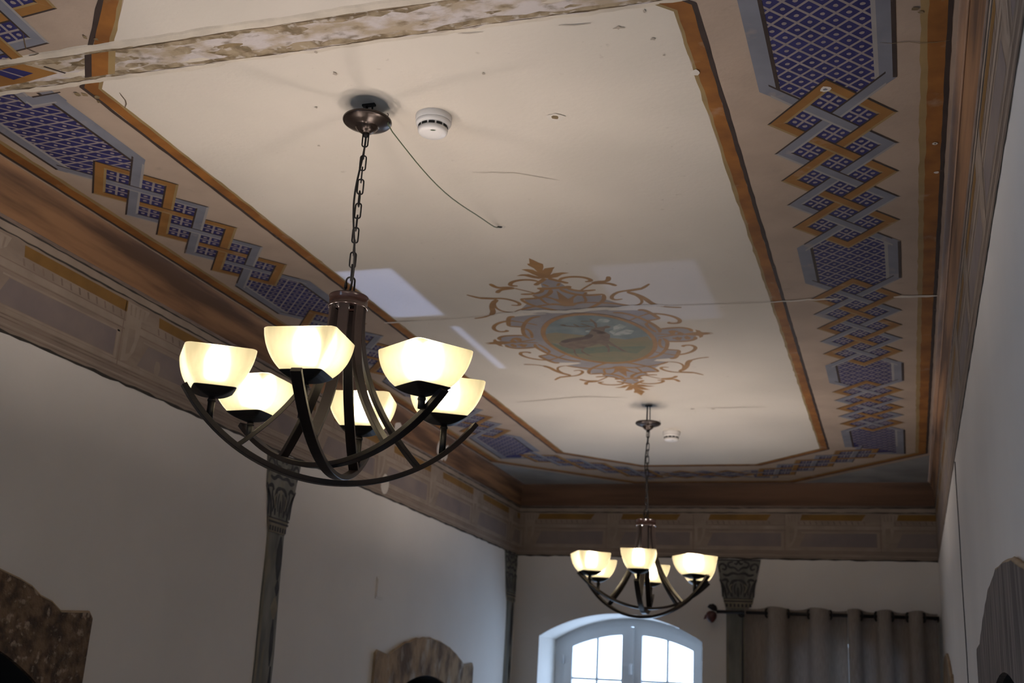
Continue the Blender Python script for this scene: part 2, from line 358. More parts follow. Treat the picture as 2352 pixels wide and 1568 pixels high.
FSIDE = [(-0.9755, 2.7957), (-0.99, 2.7985), (-1.0178, 2.8715), (-0.9804, 2.8851), (-0.9894, 2.9077), (-1.001, 2.9604), (-0.9856, 2.9906), (-0.9668, 2.9933), (-0.9544, 2.913), (-0.926, 2.8543), (-0.882, 2.8205), (-0.8366, 2.8076), (-0.83, 2.7841), (-0.9053, 2.7869)]
FPALM = [(-1.0004, 2.9583), (-1.0361, 2.953), (-1.0634, 2.9545), (-1.0835, 2.9712), (-1.0886, 3.0073), (-1.0496, 3.0216), (-0.9803, 3.0316), (-0.978, 2.995)]
DEER = [(-0.9231, 3.0443), (-0.91, 3.0249), (-0.8867, 3.0072), (-0.851, 2.9968), (-0.8249, 2.9903), (-0.8094, 2.962), (-0.7945, 2.9293), (-0.7817, 2.9164), (-0.7608, 2.9147), (-0.7464, 2.9072), (-0.736, 2.9161), (-0.7449, 2.9269), (-0.7567, 2.9301), (-0.7642, 2.9537), (-0.7559, 2.9852), (-0.7643, 3.0199), (-0.7724, 3.0396), (-0.7653, 3.0777), (-0.7524, 3.1283), (-0.7409, 3.1576), (-0.7578, 3.1441), (-0.7722, 3.0928), (-0.7818, 3.0647), (-0.7881, 3.1178), (-0.7976, 3.1497), (-0.8032, 3.1489), (-0.7946, 3.1169), (-0.7948, 3.0842), (-0.8069, 3.0664), (-0.8417, 3.0857), (-0.8596, 3.0968), (-0.873, 3.128), (-0.8671, 3.157), (-0.8544, 3.1872), (-0.869, 3.1709), (-0.8794, 3.1327), (-0.8691, 3.1009), (-0.8901, 3.1035), (-0.9, 3.1524), (-0.8981, 3.1899), (-0.9042, 3.1804), (-0.9036, 3.1406), (-0.8964, 3.1081), (-0.9049, 3.0959), (-0.9208, 3.0744)]
ANT = [(0.007, [(-0.7847, 2.916), (-0.7935, 2.9073), (-0.8185, 2.9059), (-0.8484, 2.8989), (-0.8726, 2.883)]), (0.01, [(-0.858, 2.8877), (-0.8689, 2.8811)]), (0.005, [(-0.824, 2.9026), (-0.8334, 2.8793)]), (0.005, [(-0.792, 2.9075), (-0.8125, 2.8777)]), (0.007, [(-0.7787, 2.9169), (-0.7718, 2.884), (-0.7746, 2.8644), (-0.7773, 2.8451)]), (0.005, [(-0.7737, 2.8669), (-0.7911, 2.8618), (-0.8076, 2.8593)]), (0.006, [(-0.7733, 2.8837), (-0.77, 2.8891)]), (0.005, [(-0.7917, 2.9248), (-0.8141, 2.9313)])]
HILL = [(-0.9587, 2.9706), (-0.9283, 2.9519), (-0.902, 2.9457), (-0.8751, 2.9599), (-0.8379, 2.9781), (-0.8093, 2.9926), (-0.7616, 3.0151), (-0.7231, 3.0363), (-0.6547, 3.0155), (-0.6553, 3.0566), (-0.6638, 3.0976), (-0.9804, 3.0415)]
CLOUDS = [[(-0.7668, 2.8704), (-0.7521, 2.849), (-0.7337, 2.8495), (-0.7252, 2.865), (-0.7365, 2.8798), (-0.756, 2.8768)], [(-0.75, 2.9937), (-0.7286, 2.9641), (-0.6998, 2.9485), (-0.6807, 2.9613), (-0.6964, 2.989), (-0.7299, 2.9967)], [(-0.7362, 2.943), (-0.7531, 2.9604), (-0.7467, 2.9866), (-0.7275, 2.9593), (-0.6933, 2.9202), (-0.707, 2.8987), (-0.7305, 2.9193)], [(-0.8192, 2.9505), (-0.8099, 2.9394), (-0.8019, 2.9456), (-0.8097, 2.957)]]
GRASS = [(-0.9561, 3.0396), (-0.9359, 3.0452), (-0.9165, 3.0832), (-0.8451, 3.0988), (-0.8009, 3.0888), (-0.7543, 3.1008), (-0.6802, 3.1059), (-0.6835, 3.1217), (-0.7207, 3.1716), (-0.7804, 3.141), (-0.8687, 3.1567), (-0.9383, 3.1358)]
# ------------------------------------------------------------------ room shell
XL, XR, YF, YN, ZFL = -1.73, 0.135, 5.20, -1.50, -EYE/S
CXL, CXR, CYF = -1.705, 0.110, 5.175      # ceiling edge where the cove starts
ZF = 0.666                                # bottom of the painted frieze
ZC = 0.897                                # bottom of the cove

# ---- ceiling with its painted decoration: one mesh, paint layers a quarter millimetre apart
cm = MB()
SUB = [0]
def CP(x, y, layer): return P(x, y, 1.0) - Vector((0, 0, 0.00015*(layer + (SUB[0] % 30)*.03)))
def cpoly(pts, m, layer): cm.face([CP(x, y, layer) for x, y in reversed(pts)], m)
def cfill(pts, m, layer):
    SUB[0] += 1
    loop = [Vector((p[0], p[1], 0)) for p in pts]
    for tri in tessellate_polygon([loop]): cm.face([CP(*pts[i], layer) for i in tri], m)
def cstroke(pts, w, m, layer, taper=True, smooth=2):
    SUB[0] += 1
    for _ in range(smooth):
        q = [pts[0]]
        for a, b in zip(pts[:-1], pts[1:]):
            q += [(a[0]*.75 + b[0]*.25, a[1]*.75 + b[1]*.25), (a[0]*.25 + b[0]*.75, a[1]*.25 + b[1]*.75)]
        pts = q + [pts[-1]]
    n = len(pts); L_ = []; R_ = []
    for i, p in enumerate(pts):
        a = pts[max(i - 1, 0)]; b = pts[min(i + 1, n - 1)]
        dx, dy = b[0] - a[0], b[1] - a[1]; d = math.hypot(dx, dy) or 1
        t = i/(n - 1); ww = w/2*((0.45 + 0.55*min(1, 6*min(t, 1 - t) + .0)) if taper else 1)
        L_.append((p[0] - dy/d*ww, p[1] + dx/d*ww)); R_.append((p[0] + dy/d*ww, p[1] - dx/d*ww))
    for i in range(n - 1):
        cm.face([CP(*L_[i], layer), CP(*L_[i + 1], layer), CP(*R_[i + 1], layer), CP(*R_[i], layer)], m)

cpoly([(CXL, YN), (CXR, YN), (CXR, CYF), (CXL, CYF)], 'tan_plaster', 0)
OCT = [(-1.318, 1.478), (-1.043, 1.185), (-0.567, 1.185), (-0.292, 1.478), (-0.292, 4.490), (-0.567, 4.765), (-1.043, 4.765), (-1.318, 4.490)]
def offset(poly, d):
    """convex polygon moved outward by d"""
    n = len(poly); out = []
    area = sum(poly[i][0]*poly[(i + 1) % n][1] - poly[(i + 1) % n][0]*poly[i][1] for i in range(n))
    sg = 1 if area > 0 else -1
    lines = []
    for i in range(n):
        a, b = Vector(poly[i]), Vector(poly[(i + 1) % n]); t = (b - a).normalized()
        nn = Vector((t.y, -t.x))*sg; lines.append((a + nn*d, t))
    for i in range(n):
        (p, t), (q, u) = lines[i - 1], lines[i]
        den = t.x*u.y - t.y*u.x
        k = ((q.x - p.x)*u.y - (q.y - p.y)*u.x)/den
        out.append((p.x + t.x*k, p.y + t.y*k))
    return out
def wobble_band(poly, d0, d1, m, layer, amp=0.0, skip=(), seg=0.03):
    A = offset(poly, d0) if d0 else poly; B = offset(poly, d1); n = len(poly)
    for i in range(n):
        if i in skip: continue
        a0, a1, b0, b1 = A[i], A[(i + 1) % n], B[i], B[(i + 1) % n]
        ln = math.hypot(a1[0] - a0[0], a1[1] - a0[1]); k = max(1, int(ln/seg))
        tx, ty = (a1[0] - a0[0])/ln, (a1[1] - a0[1])/ln; nx, ny = ty, -tx
        pa = []; pb = []
        for j in range(k + 1):
            t = j/k; e = 0 if j in (0, k) else 1
            u = (rnd.random() - .5)*amp*e; v = (rnd.random() - .5)*amp*e
            pa.append((a0[0] + (a1[0] - a0[0])*t + nx*u, a0[1] + (a1[1] - a0[1])*t + ny*u))
            pb.append((b0[0] + (b1[0] - b0[0])*t + nx*v, b0[1] + (b1[1] - b0[1])*t + ny*v))
        for j in range(k): cpoly([pa[j], pa[j + 1], pb[j + 1], pb[j]], m, layer)
cpoly(OCT, 'cream_plaster', 1)
wobble_band(OCT, 0.0, 0.010, 'pale_ochre', 2, 0.004)
wobble_band(OCT, 0.006, 0.030, 'orange_paint', 3, 0.003)
wobble_band(OCT, 0.029, 0.037, 'dark_brown', 4, 0.002)
OUT = [(-1.699, 1.35), (-1.18, 0.81), (-0.42, 0.81), (0.103, 1.35), (0.103, 4.60), (-0.45, 5.172), (-1.17, 5.172), (-1.699, 4.66)]
wobble_band(OUT, -0.045, -0.028, 'pale_ochre', 2, 0.003)
wobble_band(OUT, -0.034, -0.006, 'orange_paint', 3, 0.003)
wobble_band(OUT, -0.008, 0.0, 'dark_brown', 4, 0.0015)
cpoly([(CXL, 4.69), (-1.205, 5.175), (CXL, 5.175)], 'grey_corner', 1)
cpoly([(CXR, 4.635), (CXR, 5.175), (-0.41, 5.175)], 'grey_corner', 1)

# ---- interlaced ribbon border
def clip_line(poly, p, d):
    """part of the line p + t d inside a convex polygon"""
    t0, t1 = -9, 9; n = len(poly)
    area = sum(poly[i][0]*poly[(i + 1) % n][1] - poly[(i + 1) % n][0]*poly[i][1] for i in range(n)); sg = 1 if area > 0 else -1
    for i in range(n):
        a, b = poly[i], poly[(i + 1) % n]
        nx, ny = -(b[1] - a[1])*sg, (b[0] - a[0])*sg
        f = nx*(p[0] - a[0]) + ny*(p[1] - a[1]); g = nx*d[0] + ny*d[1]
        if abs(g) < 1e-9:
            if f < 0: return None
            continue
        t = -f/g
        if g > 0: t0 = max(t0, t)
        else: t1 = min(t1, t)
    return (t0, t1) if t1 > t0 else None
def inside(poly, p, mgn=0.0):
    n = len(poly); area = sum(poly[i][0]*poly[(i + 1) % n][1] - poly[(i + 1) % n][0]*poly[i][1] for i in range(n)); sg = 1 if area > 0 else -1
    for i in range(n):
        a, b = poly[i], poly[(i + 1) % n]; l = math.hypot(b[0] - a[0], b[1] - a[1])
        if (-(b[1] - a[1])*(p[0] - a[0]) + (b[0] - a[0])*(p[1] - a[1]))*sg/l < mgn: return False
    return True
def dot(M, s, t, rs, rt, m, layer):
    layer += .2
    k = rnd.random()*6
    cpoly([M(s + rs*math.cos(a + k)*(0.8 + .3*rnd.random()), t + rt*math.sin(a + k)*(0.8 + .3*rnd.random())) for a in [i*math.pi/4 for i in range(8)]], m, layer)

def field(M, poly, fam=((-1.15, .0415), (1.15, .0415))):
    """navy panel with its net of pale lines and dots, poly in strip coordinates; fam: slope and spacing of the two line families"""
    SUB[0] = 0
    cpoly([M(*p) for p in poly], 'navy_paint', 5)
    ss = [p[0] for p in poly]; ts = [p[1] for p in poly]
    sm_, tm_ = (min(ss) + max(ss))/2, min(ts)
    lw = 0.0045
    for q, (mm, ct) in enumerate(fam):
        for k in range(-14, 40):
            p = (sm_, tm_ + k*ct); d = (1.0, mm)
            r = clip_line(poly, p, d)
            if r:
                a = (p[0] + d[0]*r[0], p[1] + d[1]*r[0]); b = (p[0] + d[0]*r[1], p[1] + d[1]*r[1])
                h = lw*math.hypot(1, mm)/2
                cpoly([M(a[0], a[1] - h), M(b[0], b[1] - h), M(b[0], b[1] + h), M(a[0], a[1] + h)], 'pale_line', 6 + .3*q)
    (m1, c1), (m2, c2) = fam
    for i in range(-16, 44):
        for j in range(-16, 44):
            A, B = c1*(i + .5), c2*(j + .5)
            s = (A - B)/(m2 - m1); t = A + m1*s
            p = (sm_ + s, tm_ + t)
            if inside(poly, p, 0.006): dot(M, p[0], p[1], 0.0042, 0.0042, 'pale_line', 6.6)

RIB = {'o': ('dark_brown', 'ochre_paint', 'pale_ochre'), 'b': ('dark_brown', 'greyblue_paint', 'pale_blue')}
def lattice(M, t0, n, p, Wc=0.0925, first='o'):
    SUB[0] = 0
    sc = p/0.1165; m = p/Wc; sw = Wc/0.0925
    other = 'b' if first == 'o' else 'o'
    colour = lambda k: first if k % 2 == 0 else other
    T = lambda k: t0 + k*p
    bands = ((-0.0218*sc, -0.0150*sc, 0), (-0.0155*sc, 0.0140*sc, 1), (0.0135*sc, 0.0218*sc, 2))
    def seg(o, kind, k, s_from, s_to, miter_a, miter_b):
        # point of the offset line at a mitred end: tips cut level with the tip, corners and vertices cut across
        if kind == '/': f = lambda s: T(k) - m*(s + Wc) + o
        else: f = lambda s: T(k) + m*(s + Wc) + o
        e = o/m*(1 if kind == '/' else -1)
        a = s_from + (e if miter_a else 0); b = s_to + (e if miter_b else 0)
        return (a, f(a)), (b, f(b))
    def ribbon(kind, k, s0, s1, ma, mb, col, layer):
        for b0, b1, ci in bands:
            a, b = seg(b0, kind, k, s0, s1, ma, mb); c, d = seg(b1, kind, k, s0, s1, ma, mb)
            cpoly([M(*a), M(*b), M(*d), M(*c)], RIB[col][ci], layer + ci*.2)
    # navy squares
    def square(s, t):
        hs, ht = 0.0305*sw, 0.0375*sc
        cpoly([M(s - hs, t), M(s, t - ht), M(s + hs, t), M(s, t + ht)], 'navy_paint', 7)
        w = 0.0040
        for sg in (1, -1):
            ax, at = hs/2, ht/2*sg
            q = w*sc
            cpoly([M(s - ax, t - at - q), M(s + ax, t + at - q), M(s + ax, t + at + q), M(s - ax, t - at + q)], 'pale_line', 8 + .15*(sg > 0))
        for ds, dt in ((0, -.52), (0, .52), (-.52, 0), (.52, 0)): dot(M, s + ds*hs, t + dt*ht, 0.0047*sw, 0.0050*sc, 'pale_line', 8.2)
    for j in range(-1, n): square(0, T(j) + p/2)
    for j in range(n):
        square(-Wc/2, T(j)); square(Wc/2, T(j))
    LA, LB, LC = 9, 10, 11
    # '/' ribbons, below at the middle crossing, above at the side crossings
    for k in range(1, n + 1): ribbon('/', k, -Wc, Wc, k < n, k > 1, colour(k), LA)
    ribbon('/', 0, -Wc, 0, True, False, colour(0), LA)
    ribbon('/', n + 1, 0, Wc, False, True, colour(n - 1), LA)
    for k in range(-1, n - 1): ribbon('\\', k, -Wc, Wc, k > -1, k < n - 2, colour(k), LB)
    ribbon('\\', n - 1, -Wc, 0, True, False, colour(n - 1), LB)
    ribbon('\\', -2, 0, Wc, False, True, colour(0), LB)
    h = 0.0218*sc/m*1.06
    for k in range(0, n + 1):
        ribbon('/', k, -Wc/2 - h, -Wc/2 + h, False, False, colour(k), LC)
    for k in range(1, n + 2):
        ribbon('/', k, Wc/2 - h, Wc/2 + h, False, False, colour(k) if k <= n else colour(n - 1), LC)

def frame_sides(M, t0, t1, Wc=0.0925, ends=(1, 1)):
    """upright ribbons beside a navy panel"""
    h = 0.0173
    for on, t, d in ((ends[0], t0, -.040), (ends[1], t1, .040)):
        if on:
            for s in (-1, 1): cfill([M(s*(Wc + h), t), M(s*(Wc - h), t), M(s*(Wc - h), t + d)], 'greyblue_paint', 7.9)
            SUB[0] = 0
    for a, b, m in ((-Wc - h, -Wc + h - .006, 'greyblue_paint'), (-Wc + h - .0065, -Wc + h, 'dark_brown')):
        cpoly([M(a, t0), M(b, t0), M(b, t1), M(a, t1)], m, 8.2 if m == 'greyblue_paint' else 8.5)
    for a, b, m in ((Wc - h, Wc - h + .007, 'pale_blue'), (Wc - h + .0065, Wc + h - .006, 'greyblue_paint'), (Wc + h - .0065, Wc + h, 'dark_brown')):
        cpoly([M(a, t0), M(b, t0), M(b, t1), M(a, t1)], m, 8.2 if m == 'greyblue_paint' else 8.5)

def panel(M, tA, tB, pA, pB, Wc=0.0925):
    """hexagonal navy panel between lattice corners tA and tB"""
    poly = [(-0.085, tA), (0, tA - pA), (0.085, tA), (0.085, tB), (0, tB + pB), (-0.085, tB)]
    field(M, poly)
    frame_sides(M if M(0, 0)[0] > -1 else (lambda s, t: M(-s, t)), tA, tB, Wc)

def strip(xc):
    return lambda s, t: (xc + s, t)
for xc in (-0.087, -1.523):
    M = strip(xc)
    P1 = 0.1165
    # near panel, from the corner of the octagon
    if xc > -1: poly = [(-0.085, 1.30), (0.085, 1.30), (0.085, 1.7415), (0, 1.7415 + P1), (-0.085, 1.7415)]
    else: poly = [(-0.085, 1.36), (0.085, 1.36), (0.085, 1.7415), (0, 1.7415 + P1), (-0.085, 1.7415)]
    field(M, poly, ((-.87, .037), (1.2, .041)) if xc > -1 else ((-.06, .030), (.95, .0335)))
    FM = M if xc > -1 else (lambda s, t, M=M: M(-s, t))
    frame_sides(FM, 1.34 if xc > -1 else 1.462, 1.7415, ends=(0, 1))
    lattice(M, 1.858, 5, P1)
    panel(M, 1.858 + 5*P1, 2.667, P1, P1)
    lattice(M, 2.784, 5, P1)
    panel(M, 2.784 + 5*P1, 3.558, P1, 0.107)
    lattice(M, 3.665, 5, 0.107)
    sg = 1 if xc > -1 else -1
    poly = [(-0.085, 4.200), (0, 4.2 - 0.107), (0.085, 4.2), (0.085, 4.580), (0.01, 4.580), (-0.03, 4.50), (-0.085, 4.47)]
    if sg < 0: poly = [(-p[0], p[1]) for p in reversed(poly)]
    field(M, poly)
    frame_sides(FM, 4.200, 4.47, ends=(1, 0))
    for s0, s1, m_ in ((.0752, .1038, 'greyblue_paint'), (.1033, .110, 'dark_brown')): cpoly([FM(s0, 4.465), FM(s1, 4.465), FM(s1, 4.605), FM(s0, 4.60)], m_, 8.6)
    cpoly([FM(-.005, 4.580), FM(.10, 4.580), FM(.10, 4.603), FM(.004, 4.600)], 'greyblue_paint', 8.4)
# far chamfers and far strip
r2 = math.sqrt(.5)
def chamfer_right(s, t):      # s outward, t along towards the middle of the far wall
    c = 4.43/2
    return (c + s*r2 - t*r2, c + s*r2 + t*r2)
def chamfer_left(s, t):
    x, y = chamfer_right(-s, t)
    return (-1.61 - x, y)
def mirrored(M): return lambda s, t: M(-s, t)
lattice(chamfer_right, 3.368, 5, 0.117, Wc=0.082)
lattice(chamfer_left, 3.368 + .02, 5, 0.117, Wc=0.082)
def far_strip(s, t): return (t, 4.972 - s)
lattice(far_strip, -0.805 - 0.1, 3, 0.1, Wc=0.075)
for a, b in ((-1.07, -1.005), (-0.605, -0.54)):
    field(far_strip, [(-0.07, a), (0.07, a), (0.07, b), (-0.07, b)])
    for s0 in (-0.088, 0.07): cpoly([far_strip(s0, a), far_strip(s0 + .018, a), far_strip(s0 + .018, b), far_strip(s0, b)], 'greyblue_paint', 8.5)
# near left chamfer
def chamfer_near(s, t):       # s inward to the room, t along towards the near middle
    return (-0.0675 + s*r2 + t*r2, -0.0675 + s*r2 - t*r2)
lattice(chamfer_near, -1.980, 5, 0.1165)
for pts, m_, l_ in (([(.030, 1.35), (.14, 1.35), (.14, 1.475), (.057, 1.475), (.036, 1.456)], 'tan_plaster', 7.6),
                  ([(.036, 1.440), (.057, 1.474), (.1135, 1.4705), (.1135, 1.500), (.036, 1.503)], 'greyblue_paint', 8.9),
                  ([(.031, 1.45), (.036, 1.45), (.036, 1.503), (.031, 1.506)], 'pale_blue', 9.1), ([(.031, 1.506), (.036, 1.499), (.09, 1.497), (.09, 1.501)], 'pale_blue', 9.2),
                  ([(.057, 1.471), (.057, 1.4755), (.122, 1.4715), (.122, 1.468)], 'dark_brown', 9.3)):
    cfill([(-1.523 + s_, t_) for s_, t_ in pts], m_, l_)

# ---- medallion with a stag
MCX, MCY = -0.805, 3.015
def mir(pts, sx, sy): return [((2*MCX - x) if sx else x, (2*MCY - y) if sy else y) for x, y in pts]
OV = (-0.797, 3.030, 0.1475, 0.2185)
def ellipse(f, n=56): return [(OV[0] + OV[2]*f*math.cos(2*math.pi*i/n), OV[1] + OV[3]*f*math.sin(2*math.pi*i/n)) for i in range(n)]
cfill(ellipse(1.27), 'lilac_fill', 1.95)
for sx in (0, 1):
    for sy in (0, 1):
        for f in (FTOP, FSIDE, FPALM): cfill(mir(f, sx, sy), 'lilac_fill', 2)
        cfill(mir([(MCX, FTOP[0][1])] + [FTOP[0], FTOP[1], FTOP[2], FTOP[-3], FTOP[-1]] + [(MCX, FTOP[-1][1])], sx, sy), 'lilac_fill', 1.9)
        for w, s_ in MTOP + MACAN + MSIDE: cstroke(mir(s_, sx, sy), w*1.3, 'scroll_paint', 4)
        cfill(mir(MTIP, sx, sy), 'scroll_paint', 4)
for sy in (0, 1):
    cfill(mir(LEAF, 0, sy), 'scroll_paint', 5)
    sgn = -1 if sy else 1; yb = 2.715 if not sy else 2*MCY - 2.715
    cfill([(MCX + a, yb + sgn*b) for a, b in ((-.012, 0), (-.03, -.05), (-.012, -.035), (0, -.10), (.012, -.035), (.03, -.05), (.012, 0), (.05, -.012), (.012, .02), (-.012, .02), (-.05, -.012))], 'scroll_paint', 5)
for sx in (0, 1):
    for q in ((-.03, .012), (-.055, -.012), (-.02, -.02), (-.075, .01)):
        c = (mir(FPALM, sx, 0)[3][0]*0.35 + mir(FPALM, sx, 0)[6][0]*0.65 + (q[0] if not sx else -q[0])*.6, 3.028 + q[1]*1.8)
        cfill([(c[0] + .010*math.cos(a), c[1] + .018*math.sin(a)) for a in (0, 1.2, 2.4, 3.6, 4.9)], 'scroll_paint', 5)
E1, E2 = ellipse(1.0), ellipse(1.09)
cpoly(ellipse(1.02), 'sky_teal', 3)
for i in range(56):
    j = (i + 1) % 56
    cpoly([E1[i], E1[j], E2[j], E2[i]], 'scroll_paint', 9)
def in_oval(pts, f=0.995):
    out = []
    for x, y in pts:
        d = math.hypot((x - OV[0])/OV[2], (y - OV[1])/OV[3])
        if d > f: x, y = OV[0] + (x - OV[0])*f/d, OV[1] + (y - OV[1])*f/d
        out.append((x, y))
    return out
def dense(pts, k=5):
    return [(a[0] + (b[0] - a[0])*i/k, a[1] + (b[1] - a[1])*i/k) for a, b in zip(pts, pts[1:] + pts[:1]) for i in range(k)]
for c in CLOUDS: cfill(in_oval(c), 'cloud_pale', 4)
cfill(in_oval(dense(HILL)), 'hill_ochre', 5)
low = [(OV[0] + OV[2]*1.0*math.cos(a), OV[1] + OV[3]*math.sin(a)) for a in [math.radians(6 + i*7) for i in range(25)]]
cfill(low, 'ground_olive', 5)
cfill(in_oval(dense(GRASS)), 'meadow_green', 6)
cfill(DEER, 'deer_brown', 7)
cstroke([(DEER[i][0], DEER[i][1] + .012) for i in range(1, 6)], .022, 'deer_dark', 7.5)
cstroke([(DEER[7][0] - .012, DEER[7][1] + .02), (DEER[11][0] - .02, DEER[11][1] + .045), (DEER[13][0] - .025, DEER[13][1] + .01)], .016, 'deer_dark', 7.6)
for w, s_ in ANT: cstroke(s_, w, 'deer_brown', 8)

# ---- worn scar across the ceiling, cracks, chips
def jag(x0, x1, y, amp, step=0.018):
    n = int((x1 - x0)/step); return [(x0 + (x1 - x0)*i/n, y + (rnd.random() - .5)*amp + 0.0012*math.sin(i*.45)) for i in range(n + 1)]
def strip_between(a, b, m, layer):
    for i in range(min(len(a), len(b)) - 1): cpoly([a[i], a[i + 1], b[i + 1], b[i]], m, layer)
SUB[0] = 0
low_edge = jag(CXL, CXR, 1.446, .006)
strip_between(jag(CXL, CXR, 1.360, .004), low_edge, 'scar_band', 13)
for p, q in zip(low_edge[:-1], low_edge[1:]): cm.face([CP(*p, 13), CP(*q, 13), CP(q[0], q[1] + .010, 1.3), CP(p[0], p[1] + .010, 1.3)], 'scar_lip')
for _ in range(46):
    x, y, r_ = CXL + rnd.random()*(CXR - CXL), 1.378 + rnd.random()*.055, .005 + rnd.random()*.018
    cfill([(x + r_*1.6*(.4 + rnd.random())*math.cos(q*.63), y + r_*.55*(.4 + rnd.random())*math.sin(q*.63)) for q in range(10)], rnd.choice(['scar_stain', 'scar_stain', 'scar_mid', 'scar_lip']), 13.1)
    if SUB[0] > 27: SUB[0] = 0
SUB[0] = 0
strip_between(jag(CXL, CXR, 1.366, .003, .022), jag(CXL, CXR, 1.380, .011, .022), 'scar_stain', 14.3)
strip_between(jag(CXL, CXR, 1.431, .011, .022), jag(CXL, CXR, 1.443, .004, .022), 'scar_stain', 14.3)
def skirt(e, dy, m, top, low):
    for p, q in zip(e[:-1], e[1:]): cm.face([CP(*p, top), CP(*q, top), CP(q[0], q[1] + dy, low), CP(p[0], p[1] + dy, low)], m)
lip_edge = jag(CXL, CXR, 1.354, .003)
strip_between(lip_edge, jag(CXL, CXR, 1.367, .003), 'scar_lip', 14.7)
skirt(lip_edge, -.005, 'scar_lip', 14.7, 1.3)
strip_between(jag(CXL, -1.05, 1.445, .004), jag(CXL, -1.05, 1.456, .005), 'scar_lip', 14.7)
strip_between(jag(CXL, CXR, 1.4428, .005), jag(CXL, CXR, 1.4442, .006), 'scar_dark', 15.1)
strip_between(jag(CXL, CXR, 1.369, .004, .03), jag(CXL, CXR, 1.3702, .005, .03), 'scar_dark', 15.1)
# paint left on the scar
for a, b, m in ((-.008, .004, 'dark_brown'), (.003, .030, 'orange_paint'), (.029, .040, 'pale_ochre')):
    cpoly([(-1.262 + a*1.3, 1.372), (-1.262 + b*1.3, 1.372), (-1.311 + b*1.3, 1.436), (-1.311 + a*1.3, 1.436)], m, 15.4 + a*5)
cpoly([(-1.475, 1.375), (-1.40, 1.372), (-1.36, 1.412), (-1.44, 1.425), (-1.55, 1.43)], 'ochre_paint', 15.5)
cpoly([(-1.475, 1.383), (-1.43, 1.376), (-1.403, 1.402), (-1.455, 1.413)], 'navy_paint', 16)
cpoly([(-1.457, 1.379), (-1.452, 1.379), (-1.428, 1.408), (-1.433, 1.408)], 'pale_line', 17)
cpoly([(-1.371, 1.388), (-1.366, 1.386), (-1.343, 1.414), (-1.348, 1.416)], 'dark_brown', 16)
def crack(pts, w, m, layer=16, amp=.006):
    out = []
    for a, b in zip(pts[:-1], pts[1:]):
        k = max(2, int(math.hypot(b[0] - a[0], b[1] - a[1])/.02))
        out += [(a[0] + (b[0] - a[0])*i/k + (rnd.random() - .5)*amp, a[1] + (b[1] - a[1])*i/k + (rnd.random() - .5)*amp) for i in range(k)]
    out.append(pts[-1]); cstroke(out, w, m, layer, True, 0)
crack([(-1.36, 2.785), (-1.25, 2.787)], .010, 'crack_filler')
crack([(-1.02, 2.772), (-0.94, 2.758), (-0.80, 2.775), (-0.62, 2.760), (-0.56, 2.770)], .022, 'crack_filler', amp=.012)
crack([(-0.30, 2.785), (-0.20, 2.782), (-0.12, 2.79)], .009, 'crack_filler')
crack([(0.0, 2.795), (0.104, 2.803)], .014, 'crack_filler')
crack([(-1.25, 2.787), (-1.02, 2.772)], .0025, 'crack_line')
crack([(-0.56, 2.77), (-0.30, 2.785)], .003, 'crack_line')
crack([(-1.292, 1.492), (-1.300, 1.520), (-1.318, 1.545)], .0022, 'scar_dark')
crack([(-1.33, 1.29), (-1.36, 1.33), (-1.345, 1.35), (-1.37, 1.352)], .002, 'scar_dark')
crack([(0.0, 1.63), (0.06, 1.645), (0.10, 1.648)], .0014, 'scar_mid')
crack([(-1.26, 3.68), (-1.0, 3.63), (-0.86, 3.66)], .004, 'crack_line')
crack([(-0.62, 3.82), (-0.42, 3.83)], .004, 'crack_line')
crack([(-0.78, 1.93), (-0.70, 1.95), (-0.62, 2.0)], .0016, 'crack_line')
crack([(-0.47, 1.47), (-0.42, 1.478)], .003, 'crack_line'); crack([(-0.39, 1.50), (-0.372, 1.502)], .004, 'crack_line'); crack([(-0.63, 1.455), (-0.59, 1.462)], .002, 'crack_line'); crack([(-0.62, 1.44), (-0.60, 1.436)], .002, 'crack_line')
for (x, y, r_) in ((-0.337, 1.542, .003), (-0.329, 1.592, .002), (-0.334, 1.466, .003), (-0.382, 1.499, .003), (-0.879, 1.523, .004), (-0.88, 1.454, .003), (-0.967, 1.622, .0025), (-1.032, 1.759, .003), (-0.631, 1.581, .003), (-0.83, 4.0, .004), (-0.67, 3.83, .007), (-0.60, 3.835, .006), (-1.345, 1.50, .005), (-1.362, 1.488, .006), (-1.375, 1.484, .005), (-1.352, 1.515, .004), (0.050, 1.550, .005), (0.058, 1.562, .004), (-1.22, 1.335, .004), (-1.235, 1.325, .004)):
    cfill([(x + r_*(.5 + rnd.random())*math.cos(a), y + r_*(.6 + rnd.random()*1.2)*math.sin(a)) for a in [i*.9 for i in range(7)]], 'scar_mid' if x < -1.2 or x > 0 or r_ > .0075 else 'crack_line', 16)
def chip(x, y, r_, m1='crack_filler', m2='scar_dark'):
    cfill([(x + r_*(.7 + .5*rnd.random())*math.cos(a), y + r_*(.7 + .5*rnd.random())*math.sin(a)) for a in [i*.63 for i in range(10)]], m1, 15)
    cfill([(x + r_*.45*(.6 + .6*rnd.random())*math.cos(a), y + r_*.45*(.6 + .6*rnd.random())*math.sin(a)) for a in [i*.63 for i in range(10)]], m2, 16)
chip(-0.556, 1.750, .016, m2='scar_mid'); chip(-0.815, 2.200, .013, m2='slot_black'); chip(-0.0905, 1.755, .009, m2='greyblue_paint'); chip(-0.80, 4.125, .012, m2='crack_filler')
chip(0.085, 1.99, .005); chip(0.0895, 2.11, .005, m2='crack_filler'); chip(-0.29, 1.655, .009, m2='crack_filler')
ceiling = struct(cm.build('ceiling'))

